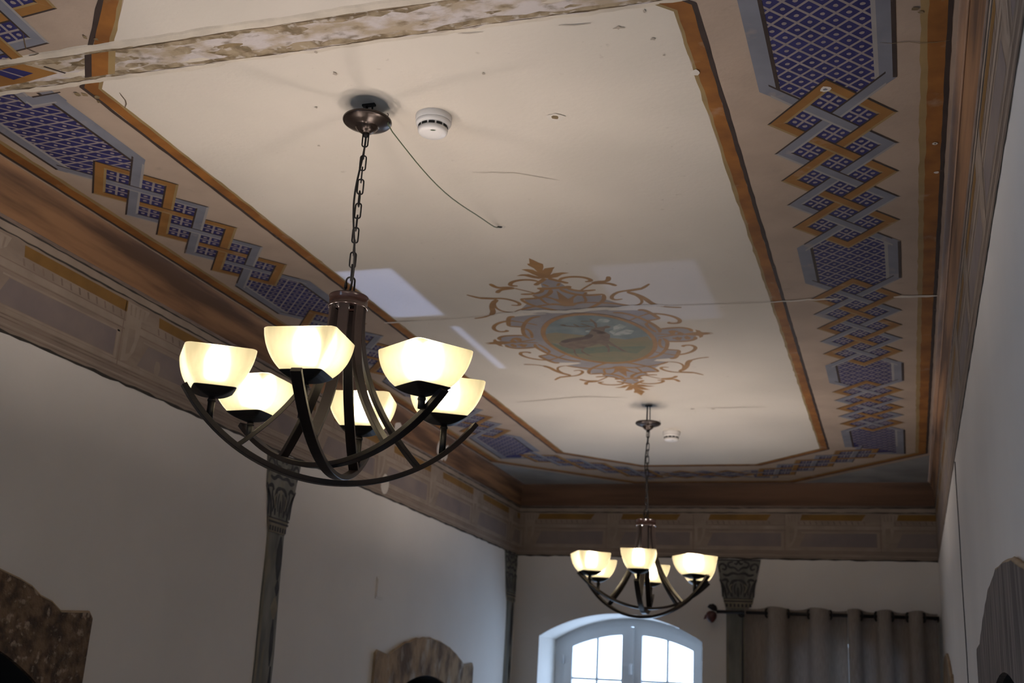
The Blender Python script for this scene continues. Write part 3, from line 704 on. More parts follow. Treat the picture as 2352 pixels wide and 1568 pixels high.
# ---- walls
def wall(name, W, u0, u1, holes, ztop):
    w = MB(); w.fill([(u0, ZFL), (u1, ZFL), (u1, ztop), (u0, ztop)], holes, lambda u, z: W(u, z, 0), 'wall_plaster'); return w
WL = lambda u, z, o=0: P(XL, u, z) + Vector((o, 0, 0))
WR = lambda u, z, o=0: P(XR, u, z) - Vector((o, 0, 0))
WB = lambda u, z, o=0: P(u, YF, z) - Vector((0, o, 0))
WN = lambda u, z, o=0: P(u, YN, z) + Vector((0, o, 0))

def arch_hole(c, hw, zs, rise, zb, n=18):
    R_ = (hw*hw + rise*rise)/(2*rise); out = [(c - hw, zb), (c + hw, zb)]
    for i in range(n + 1):
        x = hw - 2*hw*i/n
        out.append((c + x, zs + rise - R_ + math.sqrt(R_*R_ - x*x)))
    return out
def tunnel(w, W, loop, depth, m, back=None, taper=1.0):
    c = (sum(p[0] for p in loop)/len(loop), 0)
    n = len(loop)
    far = [((p[0] - c[0])*taper + c[0], p[1]) for p in loop]
    for i in range(n):
        a, b = loop[i], loop[(i + 1) % n]; fa, fb = far[i], far[(i + 1) % n]
        w.face([W(*a, 0), W(*b, 0), W(*fb, -depth*S), W(*fa, -depth*S)], m)
    if back:
        flat = [Vector((p[0], p[1], 0)) for p in far]
        for tri in tessellate_polygon([flat]): w.face([W(*far[i], -depth*S) for i in tri], back)

NICHE = lambda c, hw=0.36: arch_hole(c, hw, -0.03, 0.11, -0.62)
nl1, nl2 = NICHE(1.715), NICHE(4.185)
nr1, nr2 = NICHE(1.85, 0.46), NICHE(4.66, 0.34)
win1 = arch_hole(-1.231, 0.375, 0.300, 0.110, -0.50, 28)
win2 = arch_hole(-0.27, 0.275, 0.225, 0.090, -0.50, 20)

# painted frieze, in wall coordinates (u along the wall, z up)
def frieze(w, W, u0, u1, starts, period, phase_gold, off, flip=False):
    f = 1 if not flip else -1
    def q(a, b, z0, z1, m, l): 
        a, b = max(min(a, b), u0), min(max(a, b), u1)
        if b > a: w.face([W(a, z0, .0003*l), W(b, z0, .0003*l), W(b, z1, .0003*l), W(a, z1, .0003*l)], m)
    def pg(pts, m, l):
        pts = [(min(max(u, u0), u1), z) for u, z in pts]
        if max(p[0] for p in pts) - min(p[0] for p in pts) > 1e-4:
            loop = [Vector((p[0], p[1], 0)) for p in pts]
            for tri in tessellate_polygon([loop]): w.face([W(*pts[i], .0003*l) for i in tri], m)
    q(u0, u1, ZF, ZC + .004, 'frieze_ground', 1)
    def edge(z, th, m, l, amp):
        n = int((u1 - u0)/.03); zz = [(u0 + (u1 - u0)*i/n, z + (rnd.random() - .5)*amp, th*(.5 + rnd.random()*.9)) for i in range(n + 1)]
        for a, b in zip(zz[:-1], zz[1:]):
            w.face([W(a[0], a[1] - a[2]/2, .0003*l), W(b[0], b[1] - b[2]/2, .0003*l), W(b[0], b[1] + b[2]/2, .0003*l), W(a[0], a[1] + a[2]/2, .0003*l)], m)
    edge(ZF, .0062, 'frieze_edge', 4, .0028)
    edge(.8905, .0040, 'frieze_edge', 4, .0015); edge(.8695, .0040, 'frieze_edge', 4, .0025)
    q(u0, u1, .8725, .8885, 'frieze_light', 2)
    q(u0, u1, .705, .7135, 'frieze_light', 2); q(u0, u1, .692, .695, 'frieze_line', 3); q(u0, u1, .700, .7025, 'frieze_line', 3)
    q(u0, u1, .680, .684, 'frieze_light', 2); q(u0, u1, .6745, .677, 'frieze_line', 3)
    q(u0, u1, .797, .812, 'frieze_light', 2); q(u0, u1, .8135, .8155, 'frieze_line', 3); q(u0, u1, .7925, .7950, 'frieze_line', 3)
    u = starts
    while u < u1:
        k = period/.48
        G0, G1 = u + phase_gold*k, u + (phase_gold + .375)*k
        pg([(G0, .862), (G1, .862), (G1 - .022*k, .835), (G0 + .004*k, .837)], 'frieze_gold', 3)
        # dentils under the gold block
        x = G0
        while x < G1:
            pg([(x, .833), (x + .006*k, .833), (x + .012*k, .818), (x + .006*k, .818)], 'frieze_line', 3); x += .030*k
        A, B = u, u + .375*k
        pg([(A + .020*k, .779), (B, .781), (B, .721), (A - .012*k, .721)], 'frieze_panel', 3)
        q(A, B + .012*k, .781, .785, 'frieze_light', 3); q(A, B + .012*k, .715, .7195, 'frieze_light', 3); q(B + .003*k, B + .012*k, .717, .785, 'frieze_light', 3)
        q(B + .018*k, B + .021*k, .70, .862, 'frieze_line', 3)
        # scrolled bracket between two panels
        c = B + .055*k
        pg([(c - .030*k, .862), (c + .055*k, .862), (c + .045*k, .838), (c + .030*k, .828), (c + .030*k, .79), (c + .018*k, .75), (c - .002*k, .722), (c - .026*k, .716), (c - .028*k, .79)], 'frieze_light', 4)
        pg([(c - .012*k, .80), (c + .012*k, .803), (c + .014*k, .775), (c + .002*k, .742), (c - .012*k, .735)], 'frieze_ground', 5)
        for j in range(4): pg([(c - .02*k + .018*k*j, .857), (c - .014*k + .018*k*j, .857), (c - .010*k + .016*k*j, .832), (c - .016*k + .016*k*j, .832)], 'frieze_ground', 5)
        u += period

win3 = [(-1.10, -0.60), (-0.10, -0.60), (-0.10, 0.48), (-1.10, 0.48)]
wl = wall('wall_left', WL, YN, YF, [nl1, nl2, win3], 1.0)
tunnel(wl, WL, win3, 0.10, 'wall_plaster')
tunnel(wl, WL, nl1, 0.22, 'niche_shade', 'niche_shade'); tunnel(wl, WL, nl2, 0.22, 'niche_shade', 'niche_shade')
frieze(wl, WL, YN, YF, 1.755 - 6*.48 - .48, .48, .045, 0)
def splat(w, W, u, z, ru, rz, m, l):
    w.face([W(u + ru*(.9 + .2*rnd.random())*math.cos(a), z + rz*(.9 + .2*rnd.random())*math.sin(a), .0003*l) for a in [i*2*math.pi/14 for i in range(14)]], m)
splat(wl, WL, 3.668, .709, .034, .036, 'spackle', 7)
splat(wl, WL, 2.30, .735, .012, .02, 'frieze_light', 6)
wall_left = struct(wl.build('wall_left'))

wr_ = wall('wall_right', WR, YN, YF, [nr1, nr2], 1.0)
tunnel(wr_, WR, nr1, 0.22, 'niche_shade', 'niche_shade'); tunnel(wr_, WR, nr2, 0.22, 'niche_shade', 'niche_shade')
frieze(wr_, WR, YN, YF, 1.755 - 7*.48, .48, .045, 0)
wall_right = struct(wr_.build('wall_right'))

wbk = wall('wall_back', WB, XL, XR, [win1, win2], 1.0)
tunnel(wbk, WB, win1, 0.30, 'wall_plaster'); tunnel(wbk, WB, win2, 0.30, 'wall_plaster')
frieze(wbk, WB, XL, XR, -0.828 - 3*.404, .404, -.05, 0)
wall_back = struct(wbk.build('wall_back'))

wn = wall('wall_front', WN, XL, XR, [], 1.0)
wall_front = struct(wn.build('wall_front'))

fl = MB(); fl.face([P(XL, YN, ZFL), P(XR, YN, ZFL), P(XR, YF, ZFL), P(XL, YF, ZFL)], 'floor_wood')
struct(fl.build('floor'))

# ---- coves between wall and ceiling
def cove(name, side, m):
    w = MB(); rows = []; n = 12
    for i in range(n + 1):
        t = i/n*math.pi/2
        o = 0.025*(1 - math.cos(t)); z = ZC + (1.0005 - ZC)*math.sin(t)
        if side == 'l': rows.append([P(XL + o, YN + (YF - o - YN)*k/40, z) for k in range(41)])
        elif side == 'r': rows.append([P(XR - o, YN + (YF - o - YN)*k/40, z) for k in range(41)])
        else: rows.append([P(XL + o + (XR - XL - 2*o)*k/20, YF - o, z) for k in range(21)])
    w.grid(rows, m)
    # bead at the foot of the cove
    if side == 'l': a, b = P(XL, YN, ZC), P(XL, YF, ZC)
    elif side == 'r': a, b = P(XR, YN, ZC), P(XR, YF, ZC)
    else: a, b = P(XL, YF, ZC), P(XR, YF, ZC)
    w.tube([a, b], 0.006, 'frieze_line', 8)
    return w
c1 = cove('trim_1', 'l', 'cove_brown')
def cove_blot(w, u, z, ru, rz):   # filler dabbed on the left cove
    pts = []
    for i in range(14):
        a = i*2*math.pi/14; k = .88 + .24*rnd.random()
        zz = min(z + rz*k*math.sin(a), .995); t = math.asin(min(1, max(0, (zz - ZC)/(1.0005 - ZC)))); o = 0.025*(1 - math.cos(t))
        pts.append(P(XL + o, u + ru*k*math.cos(a), zz) + Vector((.0022, 0, -.0006)))
    w.face(pts, 'spackle')
cove_blot(c1, 3.735, .926, .032, .026); cove_blot(c1, 4.13, .945, .020, .030); cove_blot(c1, 4.205, .940, .022, .034); cove_blot(c1, 4.17, .918, .022, .016)
struct(c1.build('trim_1'))
c3 = cove('trim_3', 'r', 'cove_brown')
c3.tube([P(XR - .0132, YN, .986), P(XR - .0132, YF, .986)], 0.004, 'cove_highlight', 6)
struct(c3.build('trim_3'))
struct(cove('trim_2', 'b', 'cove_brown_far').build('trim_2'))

# ---- windows
def window(name, c, hw, zs, rise, y, cases, label=None):
    """two arched casements in an arched frame standing at depth y"""
    R_ = (hw*hw + rise*rise)/(2*rise)
    top = lambda x: zs + rise - R_ + math.sqrt(max(R_*R_ - x*x, 0))
    zb = -0.50
    root = empty(name, P(c, y, zb)); root['kind'] = 'structure'
    def ring(x0, x1, inset_t, th_s, th_t, th_b, zb_, y0, y1, nm, par):
        """frame piece following the arch between x0 and x1"""
        w = MB(); n = 12
        xs = [x0 + (x1 - x0)*i/n for i in range(n + 1)]
        outer = [(x0, zb_), (x1, zb_)] + [(x, top(x) - inset_t) for x in reversed(xs)]
        xi = [x0 + th_s + (x1 - x0 - 2*th_s)*i/n for i in range(n + 1)]
        inner = [(x0 + th_s, zb_ + th_b), (x1 - th_s, zb_ + th_b)] + [(x, top(x) - inset_t - th_t) for x in reversed(xi)]
        N_ = len(outer)
        for i in range(N_):
            j = (i + 1) % N_
            F = lambda p, yy: P(c + p[0], yy, p[1])
            w.face([F(outer[i], y0), F(outer[j], y0), F(inner[j], y0), F(inner[i], y0)], 'window_white')
            w.face([F(outer[i], y1), F(inner[i], y1), F(inner[j], y1), F(outer[j], y1)], 'window_white')
            w.face([F(inner[i], y0), F(inner[j], y0), F(inner[j], y1), F(inner[i], y1)], 'window_white')
            w.face([F(outer[i], y0), F(outer[i], y1), F(outer[j], y1), F(outer[j], y0)], 'window_white')
        return under(w.build(nm), par), inner
    ring(-hw, hw, 0, .050, .036, .04, zb, y - .012, y + .035, 'window_frame', root)
    mid = 0.0
    a = hw - .047
    for s0, s1 in ((-a, -.008), (.008, a)):
        cas, inner = ring(s0, s1, .034, .040, .040, .05, zb + .035, y - .020, y + .012, 'casement', root)
        # glazing bars and panes
        i0, i1 = s0 + .040, s1 - .040; m_ = (i0 + i1)/2
        w = MB()
        w.box(P(c + m_ - .005, y - .014, zb + .08), P(c + m_ + .005, y + .004, top(m_) - .072), 'window_white')
        zz = .128
        while zz > zb + .1:
            w.box(P(c + i0, y - .012, zz - .005), P(c + i1, y + .003, zz + .005), 'window_white'); zz -= .20
        under(w.build('glazing_bars'), cas)
        levels = [.128, -.072, -.272, zb + .085]
        for xa, xb in ((i0, m_ - .005), (m_ + .005, i1)):
            up = .9; 
            tops = [(xa + (xb - xa)*k/6) for k in range(7)]
            p = MB(); yy = y - .004
            p.face([P(c + xa, yy, .133), P(c + xb, yy, .133)] + [P(c + x, yy, top(x) - .074) for x in reversed(tops)], 'pane')
            under(p.build('pane'), cas)
            for z1, z0 in zip(levels[:-1], levels[1:]):
                p = MB(); p.face([P(c + xa, yy, z0 + .005), P(c + xb, yy, z0 + .005), P(c + xb, yy, z1 - .005), P(c + xa, yy, z1 - .005)], 'pane')
                under(p.build('pane'), cas)
    w = MB(); w.box(P(c - .010, y - .030, zb + .04), P(c + .010, y - .018, top(0) - .04), 'window_white')
    under(w.build('meeting_stile'), root)
    w = MB(); w.tube([P(c, y - .030, .20), P(c, y - .042, .20), P(c, y - .042, .155)], .006*S, 'window_white', 8)
    under(w.build('handle'), root)
    for sx in (-1, 1):
        for zh in (.19, -.25):
            w = MB(); w.tube([P(c + sx*(a + .004), y - .026, zh), P(c + sx*(a + .004), y - .026, zh + .04)], .006*S, 'window_white', 8)
            under(w.build('hinge'), root)
    return root
window('window_1', -1.231, 0.375, 0.300, 0.110, 5.490, 2)
window('window_2', -0.27, 0.275, 0.225, 0.090, 5.490, 2)
w3 = empty('window_3', P(XL - .09, -0.6, -.6)); w3['kind'] = 'structure'
w = MB()
for lo, hi in (((-1.10, -.6), (-1.06, .48)), ((-.14, -.6), (-.10, .48)), ((-.62, -.6), (-.58, .48)), ((-1.10, -.6), (-.10, -.56)), ((-1.10, .44), (-.10, .48))):
    w.box(P(XL - .095, lo[0], lo[1]), P(XL - .07, hi[0], hi[1]), 'window_white')
under(w.build('window_frame'), w3)
for ya, yb in ((-1.06, -.62), (-.58, -.14)):
    p = MB(); p.face([P(XL - .083, ya, -.56), P(XL - .083, yb, -.56), P(XL - .083, yb, .44), P(XL - .083, ya, .44)], 'pane'); under(p.build('pane'), w3)
# ------------------------------------------------------------------ chandeliers
def chandelier(name, label, ax, ay, dz, centres, yaws, bars, tilt, hook_gap, sway, seed):
    """bars: (angle, offset, lowest z, radius, s of tip a, s of tip b, s of support a, s of support b)"""
    rr = random.Random(seed)
    root = empty(name, P(ax, ay, 1.0))
    tag(root, label, 'chandelier', 'six-shade chandeliers on the ceiling')
    zc0 = .62 + dz
    lean = lambda z: (sway[0]*(1 - z), sway[1]*(1 - z))
    def Q(x, y, z, tilted=True):       # local: x, y from the axis, z in ceiling heights
        l = lean(z)
        return P(ax + x + l[0], ay + y + l[1], z + (tilt[0]*x + tilt[1]*y if tilted else 0))
    part = lambda mb, nm, par=root: under(mb.build(nm), par) if par is root else under2(mb.build(nm), par)
    def under2(o, par):
        o.parent = par; return o
    # canopy
    zr = .9675 + dz
    cx, cy = ax + lean(zr)[0], ay + lean(zr)[1]
    m = MB()
    prof = [(.0395, zr - .0012), (.0430, zr - .0003), (.0435, zr - .0018), (.0425, zr - .0040), (.0418, zr - .0043), (.0395, zr - .0062), (.0388, zr - .0064), (.0345, zr - .0085), (.0285, zr - .0105), (.0220, zr - .0122),
            (.0205, zr - .0128), (.0185, zr - .0160), (.0150, zr - .0200), (.0115, zr - .0228), (.0095, zr - .0234), (.0085, zr - .0250), (.0050, zr - .0258), (.0, zr - .0260)]
    m.lathe([(r*S, EYE + z*S) for r, z in prof], (cx*S, cy*S), 'bronze_dish', 48)
    m.lathe([(r*S, EYE + (z + .0012)*S) for r, z in prof[:10]], (cx*S, cy*S), 'bronze_dish', 48)
    canopy = part(m, 'canopy')
    m = MB(); m.tube([P(cx - .004, cy, 1.0), P(cx - .0045, cy, zr - .004)], .0026*S, 'black_metal', 8); m.tube([P(cx + .004, cy + .006, 1.0), P(cx + .005, cy + .006, zr - .004)], .0016*S, 'black_metal', 8)
    m.box(P(cx - .012, cy - .004, .996), P(cx + .012, cy + .004, 1.0), 'black_metal')
    part(m, 'ceiling_hook')
    m = MB(); m.tube([Q(.0415, -.004, zr - .002, 0), Q(.0418, -.004, zr + .006, 0), Q(.0395, -.004, zr + .008, 0)], .0007*S, 'black_metal', 6); part(m, 'wire_hook', canopy)
    # chain
    ztop, zbot = zr - .0262, .668 + dz
    pitch = .0222; n = int(round((ztop - zbot)/pitch)); pitch = (ztop - zbot)/n
    m = MB(); c = Q(0, 0, ztop - .002, 0)
    m.tube([Q(0, 0, zr - .024, 0), Q(0, 0, ztop - .006, 0)], .0040*S, 'black_metal', 8); part(m, 'chain_ferrule')
    def link(z0, z1, ang, hw, r, nm, extra=None):
        m = MB(); pts = []
        zz = (z0 + z1)/2; hh = (z0 - z1)/2
        for i in range(28):
            a = 2*math.pi*i/28
            ex = math.copysign(abs(math.cos(a))**.75, math.cos(a)); ez = math.sin(a)
            st = (hh - hw)*(1 if ez > 0.0001 else -1 if ez < -.0001 else 0)
            u = hw*ex; z = zz + st + hw*ez
            pts.append(Q(u*math.cos(ang), u*math.sin(ang), z, 0))
        m.loop_tube(pts, r*S, 'black_metal', 8)
        if extra: m.tube([Q(-hw*math.cos(ang), -hw*math.sin(ang), zz + hh*.25, 0), Q(-hw*math.cos(ang), -hw*math.sin(ang), zz - hh*.35, 0)], .0031*S, 'bronze', 6)
        part(m, nm)
    for i in range(n):
        link(ztop - i*pitch + .0030, ztop - (i + 1)*pitch - .0026, math.radians(28 + (i % 2)*88 + (rr.random() - .5)*20), .0050, .00135, 'chain_link')
    link(zbot + .003, .6405 + dz, math.radians(24), .0072, .0016, 'quick_link', True)
    # cord wound along the chain
    m = MB(); pts = []
    for i in range(60):
        t = i/59; z = ztop + .004 - (ztop - .643 - dz + .004)*t
        amp = .008*math.sin(math.pi*t)**.5
        pts.append(Q(amp*math.cos(1.2 + 5.6*t), amp*math.sin(1.2 + 5.6*t)*.8 - .002, z, 0))
    m.tube(pts, .0019*S, 'cord_black', 8); part(m, 'cord')
    # collar
    z1, z0 = .6365 + dz, .6148 + dz
    l = lean(z1); m = MB()
    prof = [(.0, z1 + .004), (.0050, z1 + .0035), (.0055, z1 + .0005), (.0300, z1 + .0003), (.0328, z1 - .0005), (.0334, z1 - .0015), (.0334, z1 - .0030), (.0322, z1 - .0040), (.0322, z0 + .003), (.0336, z0 + .0015), (.0336, z0), (.0318, z0 - .0004), (.0300, z0 + .004), (.0, z0 + .004)]
    m.lathe([(r*S, EYE + z*S) for r, z in prof], ((ax + l[0])*S, (ay + l[1])*S), 'bronze_glossy', 48); part(m, 'collar')
    m = MB(); m.tube([Q(0, 0, z1 + .001, 0), Q(0, 0, z1 + .009, 0)], .0046*S, 'black_metal', 10); part(m, 'collar_ring')
    # curved bars and the supports that come down to them from the collar
    W_, T_ = .0162*S, .0085*S
    for (ang, d, zb, R_, sa, sb, pa, pb) in bars:
        a = math.radians(ang); u = (math.cos(a), math.sin(a)); nn = (-u[1], u[0])
        pt = lambda s, dzz=0: Q(d*nn[0] + s*u[0], d*nn[1] + s*u[1], zb + R_ - math.sqrt(R_*R_ - s*s) + dzz)
        side = Vector((nn[0], nn[1], tilt[0]*nn[0] + tilt[1]*nn[1]))
        m = MB(); m.bar([pt(sa + (sb - sa)*i/44) for i in range(45)], side, W_, T_, 'bronze')
        b_ = part(m, 'curved_bar')
        for s_end in (pa, pb):
            sg = 1 if s_end > 0 else -1
            zt = .6165 + dz; ze = zb + R_ - math.sqrt(R_*R_ - s_end**2) + .0026
            r0 = .0262; path = []
            for i in range(33):
                t = i/32
                s_ = sg*(r0 + (abs(s_end) - r0)*(t**2.15))
                k = min(1, t*1.6)
                path.append(Q(d*nn[0]*k + s_*u[0], d*nn[1]*k + s_*u[1], zt + (ze - zt)*(t**0.93)))
            m = MB(); m.bar(path, side, .0168*S, .0072*S, 'bronze'); part(m, 'support_bar')
    # lamps
    for i, (px, py) in enumerate(centres):
        ang, d, zb, R_ = min(bars, key=lambda b: abs(-math.sin(math.radians(b[0]))*px + math.cos(math.radians(b[0]))*py - b[1]))[:4]
        s_ = px*math.cos(math.radians(ang)) + py*math.sin(math.radians(ang))
        zbar = zb + R_ - math.sqrt(R_*R_ - s_*s_)
        zcup = .4488 + dz; zrim = .5067 + dz
        THE = math.radians(84); H = .058/(math.cos(math.asin(.555*math.sin(THE))) - math.cos(THE)); hw1 = .0553/math.sin(THE)
        ya = yaws[i]
        def ring(th, grow=1.0, n=7, rc=.20):
            hw = hw1*math.sin(th)*grow; z = zrim - H*(math.cos(th) - math.cos(THE))
            pts = []
            for c in range(4):
                a0 = math.radians(ya) + math.pi/4 + c*math.pi/2
                cxx, cyy = hw*(1 - rc)*math.sqrt(2)*math.cos(a0), hw*(1 - rc)*math.sqrt(2)*math.sin(a0)
                for j in range(n):
                    b = a0 - math.pi/4 + (math.pi/2)*j/(n - 1)
                    pts.append(Q(px + cxx + hw*rc*math.cos(b), py + cyy + hw*rc*math.sin(b), z))
                # bulging side between two corners
                a1 = a0 + math.pi/2
                e0 = (cxx + hw*rc*math.cos(a0 + math.pi/4), cyy + hw*rc*math.sin(a0 + math.pi/4))
                c2 = (hw*(1 - rc)*math.sqrt(2)*math.cos(a1), hw*(1 - rc)*math.sqrt(2)*math.sin(a1))
                e1 = (c2[0] + hw*rc*math.cos(a1 - math.pi/4), c2[1] + hw*rc*math.sin(a1 - math.pi/4))
                bx, by = math.cos(a0 + math.pi/4), math.sin(a0 + math.pi/4)
                for j in (1, 2, 3):
                    t = j/4; g = hw*.012*math.sin(math.pi*t)*math.cos(th)
                    pts.append(Q(px + e0[0] + (e1[0] - e0[0])*t + bx*g, py + e0[1] + (e1[1] - e0[1])*t + by*g, z))
            return pts
        m = MB()
        m.tube([Q(px, py, zbar), Q(px, py, zcup - .0135)], .0056*S, 'black_metal', 12)
        m.tube([Q(px, py, zcup - .0195), Q(px, py, zcup - .0165)], .0066*S, 'black_metal', 12); part(m, 'lamp_stem')
        th0 = math.asin(.555*math.sin(THE))
        m = MB()
        rows = [ring(t, 1.07) for t in (.06, .16, .26, .36, .46, th0 - .02, th0 + .005)]
        rows.append([p + Vector((0, 0, .0006)) for p in ring(th0 + .005, 1.02)])
        rows += [ring(t, 1.02) for t in (th0 - .05, .3)]
        m.grid(rows, 'black_metal', closed=True, cap0=True, smooth=False); cup = part(m, 'lamp_cup')
        m = MB()
        th = [th0 - .10 + (THE - th0 + .10)*k/14 for k in range(15)]
        m.grid([ring(t) for t in th], 'glass_shade', closed=True)
        m.grid([ring(THE), [p + Vector((0, 0, .0015)) for p in ring(THE, .985)], [p + Vector((0, 0, .0005)) for p in ring(THE, .962)]], 'glass_shade', closed=True)
        part(m, 'glass_shade')
        m = MB(); m.tube([Q(px, py, zcup - .010), Q(px, py, zcup + .020)], .0125*S, 'socket_dark', 16)
        part(m, 'bulb_socket', cup)
        m = MB(); rows = []
        zb0, zb1 = zcup + .020, zrim + .005
        for k in range(11):
            t = k/10; z = zb0 + (zb1 - zb0)*t
            r = .0112*math.sqrt(max(1e-4, 1 - ((t - .52)/.52)**2)) if t > .25 else .0085 + (.0098 - .0085)*t/.25
            r = max(r, .0006)
            rows.append([Q(px + r*math.cos(2*math.pi*j/14), py + r*math.sin(2*math.pi*j/14), z) for j in range(14)])
        m.grid(rows, 'bulb', closed=True, cap0=True, cap1=True); part(m, 'bulb', cup)
    return root

chandelier('chandelier', 'large dark bronze chandelier with six lit square glass shades, hanging in the left foreground', -.868, 1.635, 0.0,
    [(-0.1505, -0.1331), (0.0427, -0.1881), (0.1836, -0.0800), (0.1384, 0.1251), (-0.0499, 0.1882), (-0.1849, 0.0413)],
    [39, 10, 59, 36, 16, 1],
    [(41.9, -.0041, .3187, .297, -.2468, .2411, -.153, .144), (162.0, .0069, .3476, .3249, -.2323, .2221, -.121, .110), (103.9, -.0025, .3337, .4035, .2302, -.2689, -.148, .152)],
    (.0157, .027), .03, (0, 0), 3)
TH = math.radians(216)
chandelier('chandelier', 'farther bronze chandelier with six lit shades, hanging in front of the arched window', -.811, 3.772, -.030,
    [(.194*math.cos(TH + math.pi/3*i), .194*math.sin(TH + math.pi/3*i)) for i in range(6)],
    [31, 10, 42, 13, 25, 22],
    [(156, .0, .2887, .297, -.2440, .2440, -.15, .147), (36, .004, .3176, .3249, -.2323, .2323, -.118, .115), (276, .0, .3037, .4035, -.24, .24, -.15, .15)],
    (0, 0), .055, (0, 0), 5)

# ------------------------------------------------------------------ smoke detectors
def detector(label, x, y, ang):
    root = empty('smoke_detector', P(x, y, 1.0)); tag(root, label, 'smoke detector', 'smoke detectors on the ceiling')
    c = (x*S, y*S); z = lambda v: EYE + S*(1 - v)
    m = MB(); m.lathe([(r*S, z(v)) for r, v in ((.0325, 0), (.0330, .002), (.0325, .0115), (.0320, .012))], c, 'white_plastic', 40, cap1=True); under(m.build('mounting_base'), root)
    m = MB(); m.lathe([(r*S, z(v)) for r, v in ((.0305, .011), (.0318, .0135), (.0312, .017), (.0290, .0195), (.0275, .0205), (.0262, .0210), (.0262, .0265), (.0272, .0268), (.0262, .0320), (.0235, .0350), (.0120, .0362), (.0, .0364))], c, 'white_plastic', 40); h = under(m.build('detector_head'), root)
    for k in range(12):
        a0 = 2*math.pi*k/12 + ang; m = MB(); rows = []
        for j in range(6):
            a = a0 + (j/5)*.41
            rows.append([(c[0] + r*S*math.cos(a), c[1] + r*S*math.sin(a), z(v)) for r, v in ((.0272, .0216), (.0272, .0264))])
        m.grid(rows, 'slot_black'); m.build('vent_slot', h)
    m = MB(); a = -1.15
    m.face([(c[0] + S*(.0165*math.cos(a) + q*math.cos(a + 1.57) + e*math.cos(a)), c[1] + S*(.0165*math.sin(a) + q*math.sin(a + 1.57) + e*math.sin(a)), z(.0362)) for q, e in ((-.005, 0), (-.002, -.002), (.003, -.0015), (.006, .001), (.002, .002), (-.003, .0015))], 'wire_green')
    m.build('indicator_lamp', h)
    return root
detector('round white smoke detector beside the canopy of the nearest chandelier', -.7705, 1.702, .1)
detector('small white smoke detector beside the canopy of the farther chandelier', -.806, 4.165, .3)

# ------------------------------------------------------------------ loose wire from the near canopy to a hole in the ceiling
m = MB(); pts = [(-.829, 1.636, .9700), (-.829, 1.641, .9545), (-.826, 1.7053, .9470), (-.825, 1.7753, .9427), (-.824, 1.8488, .9424), (-.823, 1.9202, .9472), (-.822, 1.9948, .9580), (-.820, 2.0864, .9742), (-.818, 2.1453, .9825), (-.817, 2.178, .9885), (-.816, 2.196, .9960), (-.815, 2.202, 1.0)]
sm = [pts[0]]
for a, b in zip(pts[:-1], pts[1:]):
    sm += [tuple(a[i]*.75 + b[i]*.25 for i in range(3)), tuple(a[i]*.25 + b[i]*.75 for i in range(3))]
m.tube([P(*p) for p in sm + [pts[-1]]], .0011*S, 'wire_green', 8)
tag(m.build('wire'), 'thin green wire sagging from the near canopy to a hole in the ceiling', 'wire')

